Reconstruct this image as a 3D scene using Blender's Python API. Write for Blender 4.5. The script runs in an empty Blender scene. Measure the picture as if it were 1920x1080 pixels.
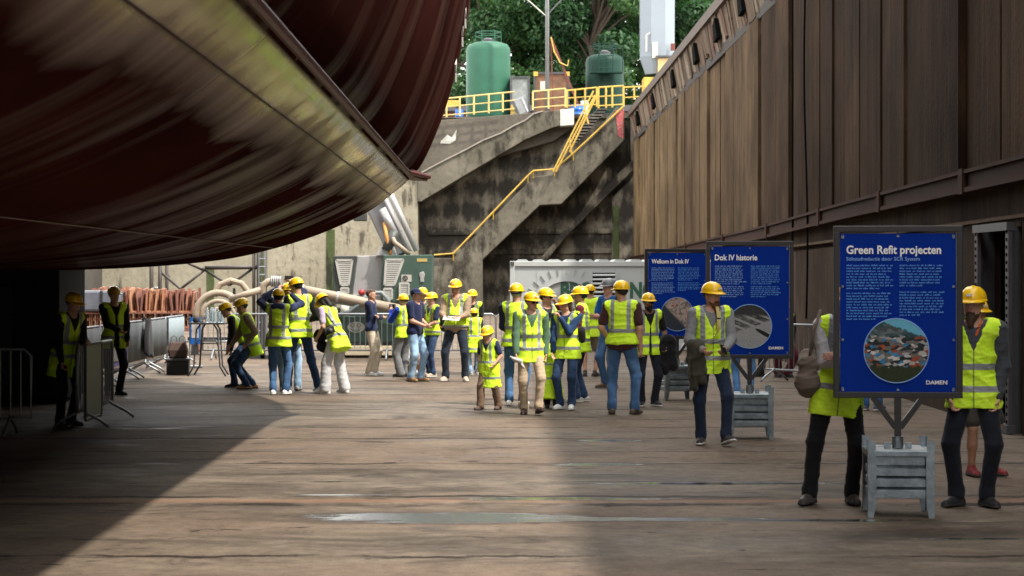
import bpy, bmesh, math, random
import numpy as np
from mathutils import Vector, Matrix, Euler

sc = bpy.context.scene
col = sc.collection
random.seed(7)
R = math.radians

# ---------------------------------------------------------------- camera, sky, sun, exposure
F = 3733.0            # focal length in 1920-wide pixels (70 mm on a 36 mm sensor)
EYE = 1.94            # camera height above the dock floor
HZ = 514.0            # picture row of the horizon
cd = bpy.data.cameras.new('camera')
cam = bpy.data.objects.new('camera', cd); col.objects.link(cam)
cam.location = (0, 0, EYE); cam.rotation_euler = (R(90), 0, 0)
cd.lens = 70; cd.sensor_width = 36
cd.shift_y = -(540 - HZ) / 1920
cd.clip_end = 2000
cd.dof.use_dof = True; cd.dof.focus_distance = 23; cd.dof.aperture_fstop = 4.5
sc.camera = cam

SUN = Vector((.57, -.36, 1)).normalized()
w = bpy.data.worlds.new('World'); sc.world = w; w.use_nodes = True
nt = w.node_tree
bg = nt.nodes['Background']
sky = nt.nodes.new('ShaderNodeTexSky'); sky.sky_type = 'NISHITA'; sky.sun_disc = False
sky.sun_elevation = math.asin(SUN.z); sky.sun_rotation = math.atan2(SUN.x, SUN.y)
sky.dust_density = 2.0
hs = nt.nodes.new('ShaderNodeHueSaturation'); hs.inputs['Saturation'].default_value = .5
nt.links.new(sky.outputs[0], hs.inputs['Color']); 
tc = nt.nodes.new('ShaderNodeTexCoord'); cn = nt.nodes.new('ShaderNodeTexNoise'); cn.inputs['Scale'].default_value = 2.6; cn.inputs['Detail'].default_value = 7; cn.inputs['Roughness'].default_value = .6
cr = nt.nodes.new('ShaderNodeMapRange'); cr.interpolation_type = 'SMOOTHSTEP'; cr.inputs[1].default_value = .34; cr.inputs[2].default_value = .54
cm = nt.nodes.new('ShaderNodeMix'); cm.data_type = 'RGBA'; cm.inputs[7].default_value = (15, 14.7, 14.3, 1)     # bright broken cloud, added overhead to lift the fill in the shade
nt.links.new(tc.outputs['Generated'], cn.inputs['Vector']); nt.links.new(cn.outputs['Fac'], cr.inputs[0]); nt.links.new(cr.outputs[0], cm.inputs[0])
nt.links.new(hs.outputs[0], cm.inputs[6]); nt.links.new(cm.outputs[2], bg.inputs[0])
bg.inputs[1].default_value = .15
sd = bpy.data.lights.new('sun', 'SUN'); sd.energy = 3.4; sd.angle = R(1.4); sd.color = (1, .93, .83)
so = bpy.data.objects.new('sun', sd); col.objects.link(so)
so.rotation_euler = SUN.to_track_quat('Z', 'Y').to_euler()
vs = sc.view_settings
sc.display_settings.display_device = 'sRGB'
vs.view_transform = 'Standard'; vs.look = 'None'; vs.gamma = 1; vs.exposure = 1.0; vs.use_curve_mapping = False
sc.cycles.max_bounces = 6; sc.cycles.use_denoising = True

# ---------------------------------------------------------------- helpers
def at(px, py, Y):
    """world point seen at picture pixel px,py at distance Y"""
    return Vector(((px - 960) * Y / F, Y, EYE - (py - HZ) * Y / F))
def ground(px, py):
    s = (py - HZ) / EYE
    return Vector(((px - 960) / s, F / s, 0))
AX = -25 / F            # the dock axis swings a little to the left
def dock(u, Y, z): return Vector((u + AX * Y, Y, z))

def tag(o, label=None, cat=None, group=None, kind=None):
    if label: o['label'] = label
    if cat: o['category'] = cat
    if group: o['group'] = group
    if kind: o['kind'] = kind
    return o
def empty(name, loc=(0, 0, 0), rz=0, label=None, cat=None, group=None):
    o = bpy.data.objects.new(name, None); col.objects.link(o)
    o.location = loc; o.rotation_euler = (0, 0, rz); o.empty_display_size = .1
    return tag(o, label, cat, group)
def link(name, me, m=None, parent=None, smooth=False):
    o = bpy.data.objects.new(name, me); col.objects.link(o)
    if m is not None:
        for mm in (m if isinstance(m, (list, tuple)) else [m]): me.materials.append(mm)
    if parent is not None: o.parent = parent
    if smooth: me.polygons.foreach_set('use_smooth', [True] * len(me.polygons))
    return o
def copy_tree(o, parent=None):
    c = o.copy(); col.objects.link(c)
    if parent is not None: c.parent = parent
    for ch in list(o.children): copy_tree(ch, c)
    return c

class MB:
    def __init__(s): s.v = []; s.f = []; s.mi = []
    def add(s, vs, fs, mi=0):
        b = len(s.v); s.v += [tuple(x) for x in vs]
        s.f += [tuple(b + i for i in f) for f in fs]; s.mi += [mi] * len(fs); return s
    def box(s, c, d, M=None, mi=0):
        x, y, z = [k / 2 for k in d]
        vs = [Vector((i * x, j * y, k * z)) for i in (-1, 1) for j in (-1, 1) for k in (-1, 1)]
        if M is not None: vs = [M @ q for q in vs]
        vs = [q + Vector(c) for q in vs]
        return s.add(vs, [(0, 1, 3, 2), (4, 6, 7, 5), (0, 4, 5, 1), (2, 3, 7, 6), (0, 2, 6, 4), (1, 5, 7, 3)], mi)
    def bar(s, a, b, w, h=None, mi=0):
        a = Vector(a); b = Vector(b); d = b - a
        if d.length < 1e-6: return s
        M = d.to_track_quat('Y', 'Z').to_matrix()
        return s.box((a + b) / 2, (w, d.length, h or w), M, mi)
    def tube(s, pts, r, n=8, mi=0, cap=True):
        pts = [Vector(p) for p in pts]
        rs = r if isinstance(r, (list, tuple)) else [r] * len(pts)
        vs = []; fs = []; up = None
        for i, p in enumerate(pts):
            d = (pts[min(i + 1, len(pts) - 1)] - pts[max(i - 1, 0)]).normalized()
            if up is None:
                up = Vector((0, 0, 1)) if abs(d.z) < .9 else Vector((1, 0, 0))
            a = d.cross(up).normalized(); b = a.cross(d).normalized(); up = b
            for k in range(n):
                t = 2 * math.pi * k / n
                vs.append(p + rs[i] * (a * math.cos(t) + b * math.sin(t)))
        for i in range(len(pts) - 1):
            for k in range(n):
                k2 = (k + 1) % n
                fs.append((i * n + k, i * n + k2, (i + 1) * n + k2, (i + 1) * n + k))
        if cap:
            fs.append(tuple(range(n))[::-1]); fs.append(tuple((len(pts) - 1) * n + k for k in range(n)))
        return s.add(vs, fs, mi)
    def lathe(s, prof, c=(0, 0, 0), n=24, mi=0):
        vs = []; fs = []
        for r, z in prof:
            for k in range(n):
                t = 2 * math.pi * k / n
                vs.append((c[0] + r * math.cos(t), c[1] + r * math.sin(t), c[2] + z))
        for i in range(len(prof) - 1):
            for k in range(n):
                k2 = (k + 1) % n
                fs.append((i * n + k, i * n + k2, (i + 1) * n + k2, (i + 1) * n + k))
        fs.append(tuple(range(n))[::-1]); fs.append(tuple((len(prof) - 1) * n + k for k in range(n)))
        return s.add(vs, fs, mi)
    def prism(s, poly, y0, y1, mi=0):
        """poly in x,z extruded from y0 to y1"""
        n = len(poly)
        area = sum(poly[i][0] * poly[(i + 1) % n][1] - poly[(i + 1) % n][0] * poly[i][1] for i in range(n))
        if area < 0: poly = poly[::-1]
        vs = [(p[0], y0, p[1]) for p in poly] + [(p[0], y1, p[1]) for p in poly]
        fs = [tuple(range(n)), tuple(range(n, 2 * n))[::-1]]
        for i in range(n):
            j = (i + 1) % n
            fs.append((j, i, n + i, n + j))
        return s.add(vs, fs, mi)
    def quad(s, a, b, c, d, mi=0): return s.add([a, b, c, d], [(0, 1, 2, 3)], mi)
    def build(s, name, m, parent=None, smooth=False, bevel=0):
        me = bpy.data.meshes.new(name); me.from_pydata(s.v, [], s.f)
        o = link(name, me, m, parent, smooth)
        if any(s.mi): me.polygons.foreach_set('material_index', s.mi)
        if bevel:
            md = o.modifiers.new('b', 'BEVEL'); md.width = bevel; md.segments = 2; md.limit_method = 'ANGLE'; md.harden_normals = False
        me.update(); return o

def pxpoly(pts, Y):
    return [(at(x, y, Y).x, at(x, y, Y).z) for x, y in pts]

_tc = {}
def text_mesh(txt, size, m, parent, loc, rot=(R(90), 0, 0), bold=0.0, name='lettering', width=None, depth=.002):
    cu = bpy.data.curves.new('t', 'FONT'); cu.body = txt; cu.size = size; cu.offset = bold * size
    cu.extrude = depth; cu.resolution_u = 3
    to = bpy.data.objects.new('t', cu); col.objects.link(to)
    dg = bpy.context.evaluated_depsgraph_get(); dg.update()
    me = bpy.data.meshes.new_from_object(to.evaluated_get(dg))
    bpy.data.objects.remove(to); bpy.data.curves.remove(cu)
    if width:
        xs = [v.co.x for v in me.vertices]
        x0 = min(xs); k = width / (max(xs) - x0)
        for v in me.vertices: v.co.x = (v.co.x - x0) * k
    me.materials.clear()
    o = link(name, me, m, parent); o.location = loc; o.rotation_euler = rot
    return o

# ---------------------------------------------------------------- materials
class NT:
    def __init__(s, name):
        s.m = bpy.data.materials.new(name); s.m.use_nodes = True
        s.t = s.m.node_tree; s.b = s.t.nodes['Principled BSDF']; s.out = s.t.nodes['Material Output']
    def n(s, typ, **kw):
        q = s.t.nodes.new('ShaderNode' + typ)
        for k, v in kw.items():
            if hasattr(q, k): setattr(q, k, v)
        return q
    def put(s, sock, v):
        if isinstance(v, bpy.types.NodeSocket): s.t.links.new(v, sock)
        elif v is not None:
            if isinstance(v, (tuple, list)) and sock.type == 'RGBA' and len(v) == 3: v = (*v, 1)
            sock.default_value = v
    def math(s, op, a, b=None, c=None, clamp=False):
        q = s.n('Math', operation=op); q.use_clamp = clamp
        for i, v in enumerate((a, b, c)):
            if v is not None: s.put(q.inputs[i], v)
        return q.outputs[0]
    def pos(s, scale=(1, 1, 1), obj=False):
        if obj: o = s.n('TexCoord').outputs['Object']
        else: o = s.n('NewGeometry').outputs['Position']
        if tuple(scale) == (1, 1, 1): return o
        q = s.n('VectorMath', operation='MULTIPLY'); s.put(q.inputs[0], o); q.inputs[1].default_value = scale
        return q.outputs[0]
    def attr(s, name, vec=False):
        q = s.n('Attribute'); q.attribute_name = name
        return q.outputs['Vector'] if vec else q.outputs['Fac']
    def xyz(s, v):
        q = s.n('SeparateXYZ'); s.put(q.inputs[0], v); return q.outputs
    def noise(s, vec, scale=1, detail=4, rough=.55, dist=0):
        q = s.n('TexNoise'); s.put(q.inputs['Vector'], vec); q.inputs['Scale'].default_value = scale
        q.inputs['Detail'].default_value = detail; q.inputs['Roughness'].default_value = rough; q.inputs['Distortion'].default_value = dist
        return q.outputs['Fac']
    def voro(s, vec, scale=1, out='Color', feature='F1'):
        q = s.n('TexVoronoi', feature=feature); s.put(q.inputs['Vector'], vec); q.inputs['Scale'].default_value = scale
        return q.outputs[out]
    def ramp(s, fac, stops, interp='LINEAR'):
        q = s.n('ValToRGB'); s.put(q.inputs[0], fac); r = q.color_ramp; r.interpolation = interp
        while len(r.elements) < len(stops): r.elements.new(.5)
        for e, (p, c) in zip(r.elements, stops):
            e.position = p; e.color = (c, c, c, 1) if isinstance(c, (int, float)) else (*c, 1)
        return q.outputs[0]
    def sstep(s, x, a, b):
        q = s.n('MapRange', interpolation_type='SMOOTHSTEP'); s.put(q.inputs[0], x)
        q.inputs[1].default_value = a; q.inputs[2].default_value = b
        return q.outputs[0]
    def mix(s, fac, a, b, mode='MIX'):
        q = s.n('Mix', data_type='RGBA', blend_type=mode); s.put(q.inputs[0], fac)
        s.put(q.inputs[6], a); s.put(q.inputs[7], b); return q.outputs[2]
    def bump(s, h, strength=.3, dist=.02, normal=None):
        q = s.n('Bump'); s.put(q.inputs['Height'], h); q.inputs['Strength'].default_value = strength; q.inputs['Distance'].default_value = dist
        if normal is not None: s.put(q.inputs['Normal'], normal)
        return q.outputs[0]
    def set(s, **kw):
        nm = dict(color='Base Color', rough='Roughness', metal='Metallic', normal='Normal', spec='Specular IOR Level', trans='Transmission Weight', sub='Subsurface Weight', coat='Coat Weight', alpha='Alpha', sheen='Sheen Weight')
        for k, v in kw.items(): s.put(s.b.inputs[nm[k]], v)
        return s.m

_mc = {}
def paint(name, c, rough=.5, var=.25, scale=3, metal=0, dirt=0, dirtc=(.05, .04, .03), bump=.0, streak=1, spec=.5):
    """a surface of one colour with tonal unevenness, patchy dirt and fine bump, in object space"""
    if name in _mc: return _mc[name]
    t = NT(name); p = t.pos((1, 1, 1 / streak), obj=True)
    n = t.noise(p, scale, 5, .6); k = t.ramp(n, [(.25, 1 - var), (.75, 1 + var * .6)])
    cc = t.mix(1, c, k, 'MULTIPLY')
    if dirt:
        d = t.noise(p, scale * 1.7, 8, .7, .6); d = t.sstep(d, .62 - dirt * .3, .75 - dirt * .25)
        cc = t.mix(t.math('MULTIPLY', d, .85), cc, dirtc)
    fine = t.noise(t.pos(obj=True), scale * 14, 3)
    rr = t.math('ADD', t.math('MULTIPLY', n, .22), rough - .11)
    kw = dict(color=cc, rough=rr, metal=metal, spec=spec)
    if bump: kw['normal'] = t.bump(fine, bump, .01)
    _mc[name] = t.set(**kw); return _mc[name]
def cloth(name, c, var=.25, weave=260, rough=.9, jean=False):
    if name in _mc: return _mc[name]
    t = NT(name); p = t.pos(obj=True)
    n = t.noise(p, 7, 5, .65); cc = t.mix(1, c, t.ramp(n, [(.3, 1 - var), (.7, 1 + var)]), 'MULTIPLY')
    if jean:
        z = t.noise(p, 3.2, 3); cc = t.mix(t.sstep(z, .45, .68), cc, tuple(min(1, k * 1.9 + .02) for k in c))
    f = t.noise(p, weave, 2); h = t.math('ADD', t.math('MULTIPLY', f, .15), t.math('MULTIPLY', t.noise(p, 16, 4, .6, 1.2), 1.0))
    _mc[name] = t.set(color=cc, rough=rough, spec=.2, normal=t.bump(h, .35, .012), sheen=.1); return _mc[name]
# ---------------------------------------------------------------- setting: floor of the dry dock
def floor_material():
    t = NT('dock_floor'); P = t.pos(); X, Y, Z = t.xyz(P)
    streak = t.noise(t.pos((.5, 1.0, 1)), 1, 9, .70, .9)
    big = t.noise(t.pos((.12, .3, 1)), 1, 4, .5)
    fine = t.noise(P, 9, 6, .7); grit = t.noise(P, 60, 3, .6)
    c = t.mix(t.ramp(streak, [(.34, 0), (.66, 1)]), (.050, .039, .029), (.190, .152, .115))
    c = t.mix(t.sstep(big, .42, .62), c, (.150, .112, .084))
    c = t.mix(.75, c, t.ramp(fine, [(.25, .55), (.5, .95), (.8, 1.3)]), 'MULTIPLY')
    c = t.mix(.35, c, t.ramp(grit, [(.3, .5), (.7, 1.4)]), 'MULTIPLY')
    blot = t.noise(t.pos((1.1, .8, 1)), 1, 8, .72, .3); c = t.mix(.8, c, t.ramp(blot, [(.32, .62), (.5, 1.0), (.68, 1.22)]), 'MULTIPLY')
    spk = t.noise(t.pos((4, 5, 1)), 1, 4, .65); c = t.mix(t.math('MULTIPLY', t.sstep(spk, .67, .70), .8), c, (.03, .024, .02))
    # damp dark smears drawn out across the dock
    sm = t.noise(t.pos((.7, 1.5, 1)), 1, 9, .72, .8); smk = t.sstep(sm, .55, .66)
    c = t.mix(t.math('MULTIPLY', smk, .8), c, (.050, .036, .028))
    sm2 = t.noise(t.pos((1.5, 3.4, 1)), 1, 7, .70, .5); c = t.mix(t.math('MULTIPLY', t.sstep(sm2, .61, .64), .9), c, (.03, .024, .02))
    pale = t.noise(t.pos((.8, 1.3, 1)), 1, 7, .66); c = t.mix(t.math('MULTIPLY', t.sstep(pale, .60, .74), .4), c, (.30, .25, .20))
    # joints between the floor slabs, running across the dock
    wob = t.math('MULTIPLY', t.math('SUBTRACT', t.noise(t.pos((.9, .5, 1)), 1, 8, .72), .5), .55)
    yy = t.math('ADD', Y, wob); seam = None
    for y0, hw in ((11.2, .03), (12.4, .02), (13.7, .05), (16.75, .10), (17.35, .07), (18.6, .035), (20.4, .05), (21.75, .03), (23.5, .07), (25.2, .05), (26.6, .03), (28.5, .07), (30.2, .05), (32, .05), (33.8, .10), (36, .08), (38.9, .12), (42, .1), (45.5, .12), (49, .12)):
        d = t.math('ABSOLUTE', t.math('SUBTRACT', yy, y0)); q = t.sstep(d, hw * 1.3, hw * .6)
        seam = q if seam is None else t.math('MAXIMUM', seam, q)
    brk = t.ramp(t.noise(t.pos((.55, .9, 1)), 1, 7, .7), [(.46, .0), (.56, 1)])
    seam = t.math('MULTIPLY', seam, brk)
    c = t.mix(t.math('MULTIPLY', seam, .94), c, (.022, .016, .013))
    edge = t.math('ABSOLUTE', t.math('SUBTRACT', yy, 17.05)); c = t.mix(t.math('MULTIPLY', t.sstep(edge, .16, .05), .5), c, (.24, .12, .07))
    # standing water and damp rims, with broken outlines
    nz = t.math('MULTIPLY', t.math('SUBTRACT', t.noise(t.pos((1.5, 4, 1)), 1, 7, .66, .4), .5), 3.2); pud = None
    for cx, cy, a, b in ((-.55, 15.85, 1.25, .36), (1.05, 15.75, 1.2, .13), (2.4, 15.7, .8, .09), (.45, 17.2, 1.0, .12), (1.95, 18.45, 1.25, .13), (.85, 20.3, .5, .16), (3.3, 14.6, .45, .06), (1.1, 23.2, .4, .2), (-1.5, 17.5, .5, .05)):
        d = t.math('ADD', t.math('POWER', t.math('DIVIDE', t.math('SUBTRACT', X, cx), a), 2), t.math('POWER', t.math('DIVIDE', t.math('SUBTRACT', Y, cy), b), 2)); pud = d if pud is None else t.math('MINIMUM', pud, d)
    pud = t.math('ADD', pud, nz); core = t.sstep(pud, 1.0, .55); rim = t.sstep(pud, 2.3, .8)
    c = t.mix(t.math('MULTIPLY', rim, .75), c, (.058, .046, .036)); c = t.mix(core, c, t.mix(fine, (.035, .034, .034), (.06, .062, .066)))
    wet = t.math('MAXIMUM', t.math('MULTIPLY', smk, .8), t.math('MULTIPLY', t.sstep(big, .55, .36), .35))
    rough = t.math('SUBTRACT', .82, t.math('MULTIPLY', wet, .42)); rough = t.math('ADD', t.math('MULTIPLY', rough, t.math('SUBTRACT', 1, core)), t.math('MULTIPLY', t.ramp(big, [(.3, .10), (.7, .26)]), core))
    h = t.math('ADD', t.math('MULTIPLY', fine, .5), t.math('MULTIPLY', streak, .8)); h = t.math('SUBTRACT', h, t.math('MULTIPLY', seam, 2.2))
    return t.set(color=c, rough=rough, spec=t.math('ADD', .10, t.math('MULTIPLY', core, .22)), normal=t.bump(t.math('MULTIPLY', h, t.math('SUBTRACT', 1, t.math('MULTIPLY', core, .96))), .5, .03))
m_floor = floor_material()
fl = MB().quad((-60, -40, 0), (60, -40, 0), (60, 97, 0), (-60, 97, 0)).build('dock_floor', m_floor); tag(fl, kind='structure')

# ---------------------------------------------------------------- walls of the dock
def rust_wall_material(name, warm, cool, pale, plank=True, dark=1.0):
    t = NT(name); P = t.pos(obj=True); X, Y, Z = t.xyz(P)
    pv = t.attr('tone')
    st = t.noise(t.pos((1, 3.2, .10), obj=True), 1.3, 7, .66, .25)
    fin = t.noise(t.pos((1, 9, .22), obj=True), 2.2, 5, .7)
    bl = t.noise(t.pos((1, .6, .5), obj=True), .7, 5, .6)
    c = t.mix(t.ramp(st, [(.3, 0), (.7, 1)]), warm, cool)
    c = t.mix(t.math('MULTIPLY', t.sstep(fin, .5, .72), .55), c, pale)
    c = t.mix(.9, c, t.ramp(bl, [(.32, .38), (.7, 1.35)]), 'MULTIPLY')
    c = t.mix(t.math('MULTIPLY', t.sstep(t.noise(t.pos((1, .8, .35), obj=True), 1.0, 7, .7, .4), .52, .66), .55), c, (.035, .022, .018))
    c = t.mix(t.math('MULTIPLY', t.sstep(t.noise(t.pos((1, 5, .12), obj=True), 1.1, 6, .7, .2), .60, .70), .8), c, (.022, .016, .013))
    c = t.mix(t.math('MULTIPLY', t.sstep(t.noise(P, 3.5, 8, .75), .62, .72), .6), c, (.09, .045, .025))
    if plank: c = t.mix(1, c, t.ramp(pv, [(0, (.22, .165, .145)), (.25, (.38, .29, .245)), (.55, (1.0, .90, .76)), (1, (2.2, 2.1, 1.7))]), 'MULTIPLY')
    h = t.math('ADD', st, t.math('MULTIPLY', t.noise(P, 12, 5), .6))
    return t.set(color=c, rough=t.ramp(fin, [(.3, .75), (.7, .95)]), spec=.03, normal=t.bump(h, .45, .04))
m_plank = rust_wall_material('weathered_plank', (.056, .040, .028), (.128, .096, .066), (.26, .21, .145))
m_lower = rust_wall_material('stained_lower_wall', (.040, .027, .020), (.075, .053, .039), (.11, .08, .058), False)
m_waler = paint('rusty_beam', (.045, .020, .014), .8, .5, 2.2, 0, .45, (.03, .018, .012), .3, spec=.08)
m_dark = paint('black_gap', (.006, .006, .006), .9, .1, spec=.02)
X0 = 6.3
EA = (0, 0, 0)
dw = empty('dock_wall', dock(X0, 40, 0), 0, 'tall brown dock side wall of upright steel panels with a worn slanted top band, right of the dock', 'dock wall')
DW = Vector(dw.location)
def setattr_f(o, name, vals, typ='FLOAT', dom='POINT'):
    a = o.data.attributes.new(name, typ, dom); a.data.foreach_set('value' if typ == 'FLOAT' else 'vector', np.asarray(vals, dtype=np.float32).ravel())
edges = [-22, -15, -8, -2, 3, 8, 12.6, 17.2, 21.4, 25.2, 29.2, 34.7, 39.2, 43.2, 45.4, 48, 50.6, 53.7, 57.4, 60.3, 62.7, 67.6, 72, 74.7, 78, 81, 84.2, 87.4, 90.2, 93.3]
def waler_h(Y):
    pts = [(-30, 1.62), (10, 1.52), (20, 1.44), (24, 1.41), (36, 1.29), (47, 1.13), (72, .95), (95, .8)]
    for (a, za), (b, zb) in zip(pts, pts[1:]):
        if Y <= b: return EYE + za + (zb - za) * (Y - a) / (b - a)
    return EYE + .8
mb = MB(); tone = []
rp = random.Random(3)
for a, b in zip(edges, edges[1:]):
    # each panel is a few ribs of slightly different set-back, with a dark open joint beside it
    gap = rp.choice((.06, .12, .22, .4)); y = a + gap
    k = max(1, int((b - y) / rp.uniform(.8, 2.0))); base = rp.random()
    for i in range(k):
        ya = y + (b - y) * i / k; yb = y + (b - y) * (i + 1) / k
        off = rp.choice((0, .03, .06, .10, .02)); tn = min(1, max(0, (.16 if ya < 36 else .16 + min(.5, (ya - 36) * .0115)) + base * .12 + rp.random() * .14))  # far panels given paler tones, painting in light bounced off the floor
        p0 = dock(X0 + off, ya, 0); p1 = dock(X0 + off, yb - rp.choice((.010, .012, .03, .10)), 0)
        z0a, z0b, z1 = waler_h(ya) - .05, waler_h(yb) - .05, EYE + 6.25
        bk = .25
        vs = [(p0.x, p0.y, z0a), (p1.x, p1.y, z0b), (p1.x, p1.y, z1), (p0.x, p0.y, z1)]
        vs += [(x + bk, yy, z) for x, yy, z in vs]
        vs = [tuple(Vector(q) - DW) for q in vs]
        mb.add(vs, [(0, 3, 2, 1), (0, 4, 7, 3), (1, 2, 6, 5), (3, 7, 6, 2), (0, 1, 5, 4)]); tone += [tn] * 8
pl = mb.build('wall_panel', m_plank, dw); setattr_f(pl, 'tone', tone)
# backing behind the joints
mb = MB()
p0, p1 = dock(X0 + .24, -22, 0) - DW, dock(X0 + .24, 93.3, 0) - DW
mb.add([(p0.x, p0.y, 0), (p1.x, p1.y, 0), (p1.x, p1.y, 9.5), (p0.x, p0.y, 9.5), (p0.x + 3, p0.y, 0), (p1.x + 3, p1.y, 0), (p1.x + 3, p1.y, 9.5), (p0.x + 3, p0.y, 9.5)],
       [(0, 3, 2, 1), (3, 7, 6, 2), (0, 4, 7, 3)])
mb.build('backing_plate', m_dark, dw)
# waler beam under the panels, in bolted lengths
mb = MB(); ys = [-22, -12, -3, 6, 14, 20.5, 26.6, 32.4, 38.5, 46, 55, 66, 78, 93.2]
for a, b in zip(ys, ys[1:]):
    for i in range(4):
        ya = a + (b - a) * i / 4; yb = a + (b - a) * (i + 1) / 4 - (.10 if i == 3 else 0)
        q0, q1 = dock(X0 - .13, ya, 0), dock(X0 - .13, yb, 0)
        for dz0, dz1, dx in ((-.30, -.235, 0), (-.235, -.05, .05), (-.05, .0, 0)):
            A = Vector((q0.x + dx, q0.y, 0)) - DW; B = Vector((q1.x + dx, q1.y, 0)) - DW
            za, zb = waler_h(ya), waler_h(yb)
            vs = [(A.x, A.y, za + dz0), (B.x, B.y, zb + dz0), (B.x, B.y, zb + dz1), (A.x, A.y, za + dz1)]
            vs += [(x + .3, y, z) for x, y, z in vs]
            mb.add(vs, [(0, 3, 2, 1), (3, 7, 6, 2), (0, 1, 5, 4), (0, 4, 7, 3), (1, 2, 6, 5)])
    c = dock(X0 - .12, b - .05, waler_h(b) - .15) - DW; mb.box(c, (.06, .22, .34))
mb.build('waler_beam', m_waler, dw)
# lower wall with a pale coping and shallow pilasters
def low_h(Y):
    pts = [(-30, .80), (20, .72), (24, .70), (37, .52), (50, .44), (95, .3)]
    for (a, za), (b, zb) in zip(pts, pts[1:]):
        if Y <= b: return EYE + za + (zb - za) * (Y - a) / (b - a)
    return EYE + .3
mb = MB()
def wall_sheet(mb, u, ya, yb, zf0, zf1, th=.2):
    A, B = dock(u, ya, 0) - DW, dock(u, yb, 0) - DW
    vs = [(A.x, A.y, zf0(ya)), (B.x, B.y, zf0(yb)), (B.x, B.y, zf1(yb)), (A.x, A.y, zf1(ya))]
    vs += [(x + th, y, z) for x, y, z in vs]
    mb.add(vs, [(0, 3, 2, 1), (3, 7, 6, 2), (0, 1, 5, 4), (0, 4, 7, 3), (1, 2, 6, 5)])
DOOR = (24.05, 25.75); DZ = 2.52
yy = -22
while yy < 93:
    nx = min(93.2, yy + random.uniform(2.2, 3.4))
    segs = [(yy, nx)]
    if yy < DOOR[1] and nx > DOOR[0]:
        segs = [(yy, min(nx, DOOR[0] - .05))] if yy < DOOR[0] - .1 else []
        if nx > DOOR[1] + .1: segs.append((max(yy, DOOR[1] + .05), nx))
    for a, b in segs: wall_sheet(mb, X0 + random.uniform(-.01, .03), a, b - .04, lambda y: 0, low_h)
    wall_sheet(mb, X0 + .10, yy, nx - .02, low_h, lambda y: waler_h(y) - .02)
    yy = nx
wall_sheet(mb, X0, DOOR[0] - .05, DOOR[1] + .05, lambda y: DZ, low_h)
mb.build('lower_wall', m_lower, dw)
mb = MB(); wall_sheet(mb, X0 - .035, -22, DOOR[0] - .2, lambda y: low_h(y) - .02, lambda y: low_h(y) + .025); wall_sheet(mb, X0 - .035, DOOR[0] - .2, 93, lambda y: low_h(y) - .02, lambda y: low_h(y) + .025)
mb.build('ledge', paint('worn_ledge', (.11, .075, .05), .85, .4, 3, spec=.08), dw)
# dark doorway with perforated steel posts
m_steel_d = paint('dark_steel', (.07, .07, .075), .55, .3, 4, .4)
dr = empty('doorway', (0, 0, 0)); dr.parent = dw
mb = MB()
for y in (DOOR[0], DOOR[1] - .14):
    A = dock(X0 - .10, y, 0) - DW
    mb.box((A.x - .02, A.y + .07, DZ / 2), (.05, .15, DZ))
    mb.box((A.x + .10, A.y + .135, DZ / 2), (.22, .03, DZ))
for z in (.06, DZ):
    A, B = dock(X0 - .12, DOOR[0] - .02, z) - DW, dock(X0 - .12, DOOR[1] + .02, z) - DW; mb.bar(A, B, .10, .10)
mb.build('door_frame', m_steel_d, dr)
mb = MB()
for y in (DOOR[0], DOOR[1] - .14):
    A = dock(X0 - .155, y + .07, 0) - DW
    for i in range(26): mb.box((A.x + .007, A.y, .15 + i * .092), (.012, .035, .04))
mb.build('frame_holes', m_dark, dr)
mb = MB(); A, B = dock(X0 + .19, DOOR[0] + .02, 0) - DW, dock(X0 + .19, DOOR[1] - .02, 0) - DW
mb.quad((A.x, A.y, .02), (A.x, A.y, DZ), (B.x, B.y, DZ), (B.x, B.y, .02)); mb.build('dark_opening', m_dark, dr)
# worn timber band at the top, leaning out, with knocked-out holes
def band_material():
    t = NT('worn_band'); P = t.pos(obj=True); tn = t.attr('tone')
    c = t.ramp(tn, [(0, (.08, .055, .04)), (.2, (.17, .125, .09)), (.38, (.10, .075, .058)), (.5, (.19, .105, .08)), (.62, (.16, .13, .095)), (.8, (.25, .205, .15)), (1, (.12, .08, .06))])
    n = t.noise(t.pos((2, 4, .5), obj=True), 2.2, 6, .7); c = t.mix(.9, c, t.ramp(n, [(.3, .45), (.65, 1.25)]), 'MULTIPLY')
    c = t.mix(t.sstep(t.noise(P, 2.0, 7, .7), .58, .68), c, (.04, .028, .02))
    return t.set(color=c, rough=.9, spec=.06, normal=t.bump(n, .6, .05))
mb = MB(); tone = []; y = -22.0; ri = 0; hole = MB()
while y < 92.6:
    wd = rp.uniform(.28, .95); tn = rp.random(); y2 = min(93.2, y + wd - .03)
    cut = .0 if rp.random() < .5 else rp.uniform(.05, .28)
    off = rp.uniform(0, .07)
    A, B = dock(0, y, 0) - DW, dock(0, y2, 0) - DW
    xb, xt = X0 - .02 + off, X0 - .20 + off
    z0 = EYE + 6.33 + cut; z1 = EYE + 7.36
    vs = [(A.x + xb, A.y, z0), (B.x + xb, B.y, z0 + rp.uniform(-.08, .1)), (B.x + xt, B.y, z1), (A.x + xt, A.y, z1)]
    vs += [(q[0] + .22, q[1], q[2]) for q in vs]
    mb.add(vs, [(0, 3, 2, 1), (3, 7, 6, 2), (0, 1, 5, 4), (0, 4, 7, 3), (1, 2, 6, 5)]); tone += [tn] * 8
    y += wd; ri += 1
bd = mb.build('top_band', band_material(), dw); setattr_f(bd, 'tone', tone)
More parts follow.
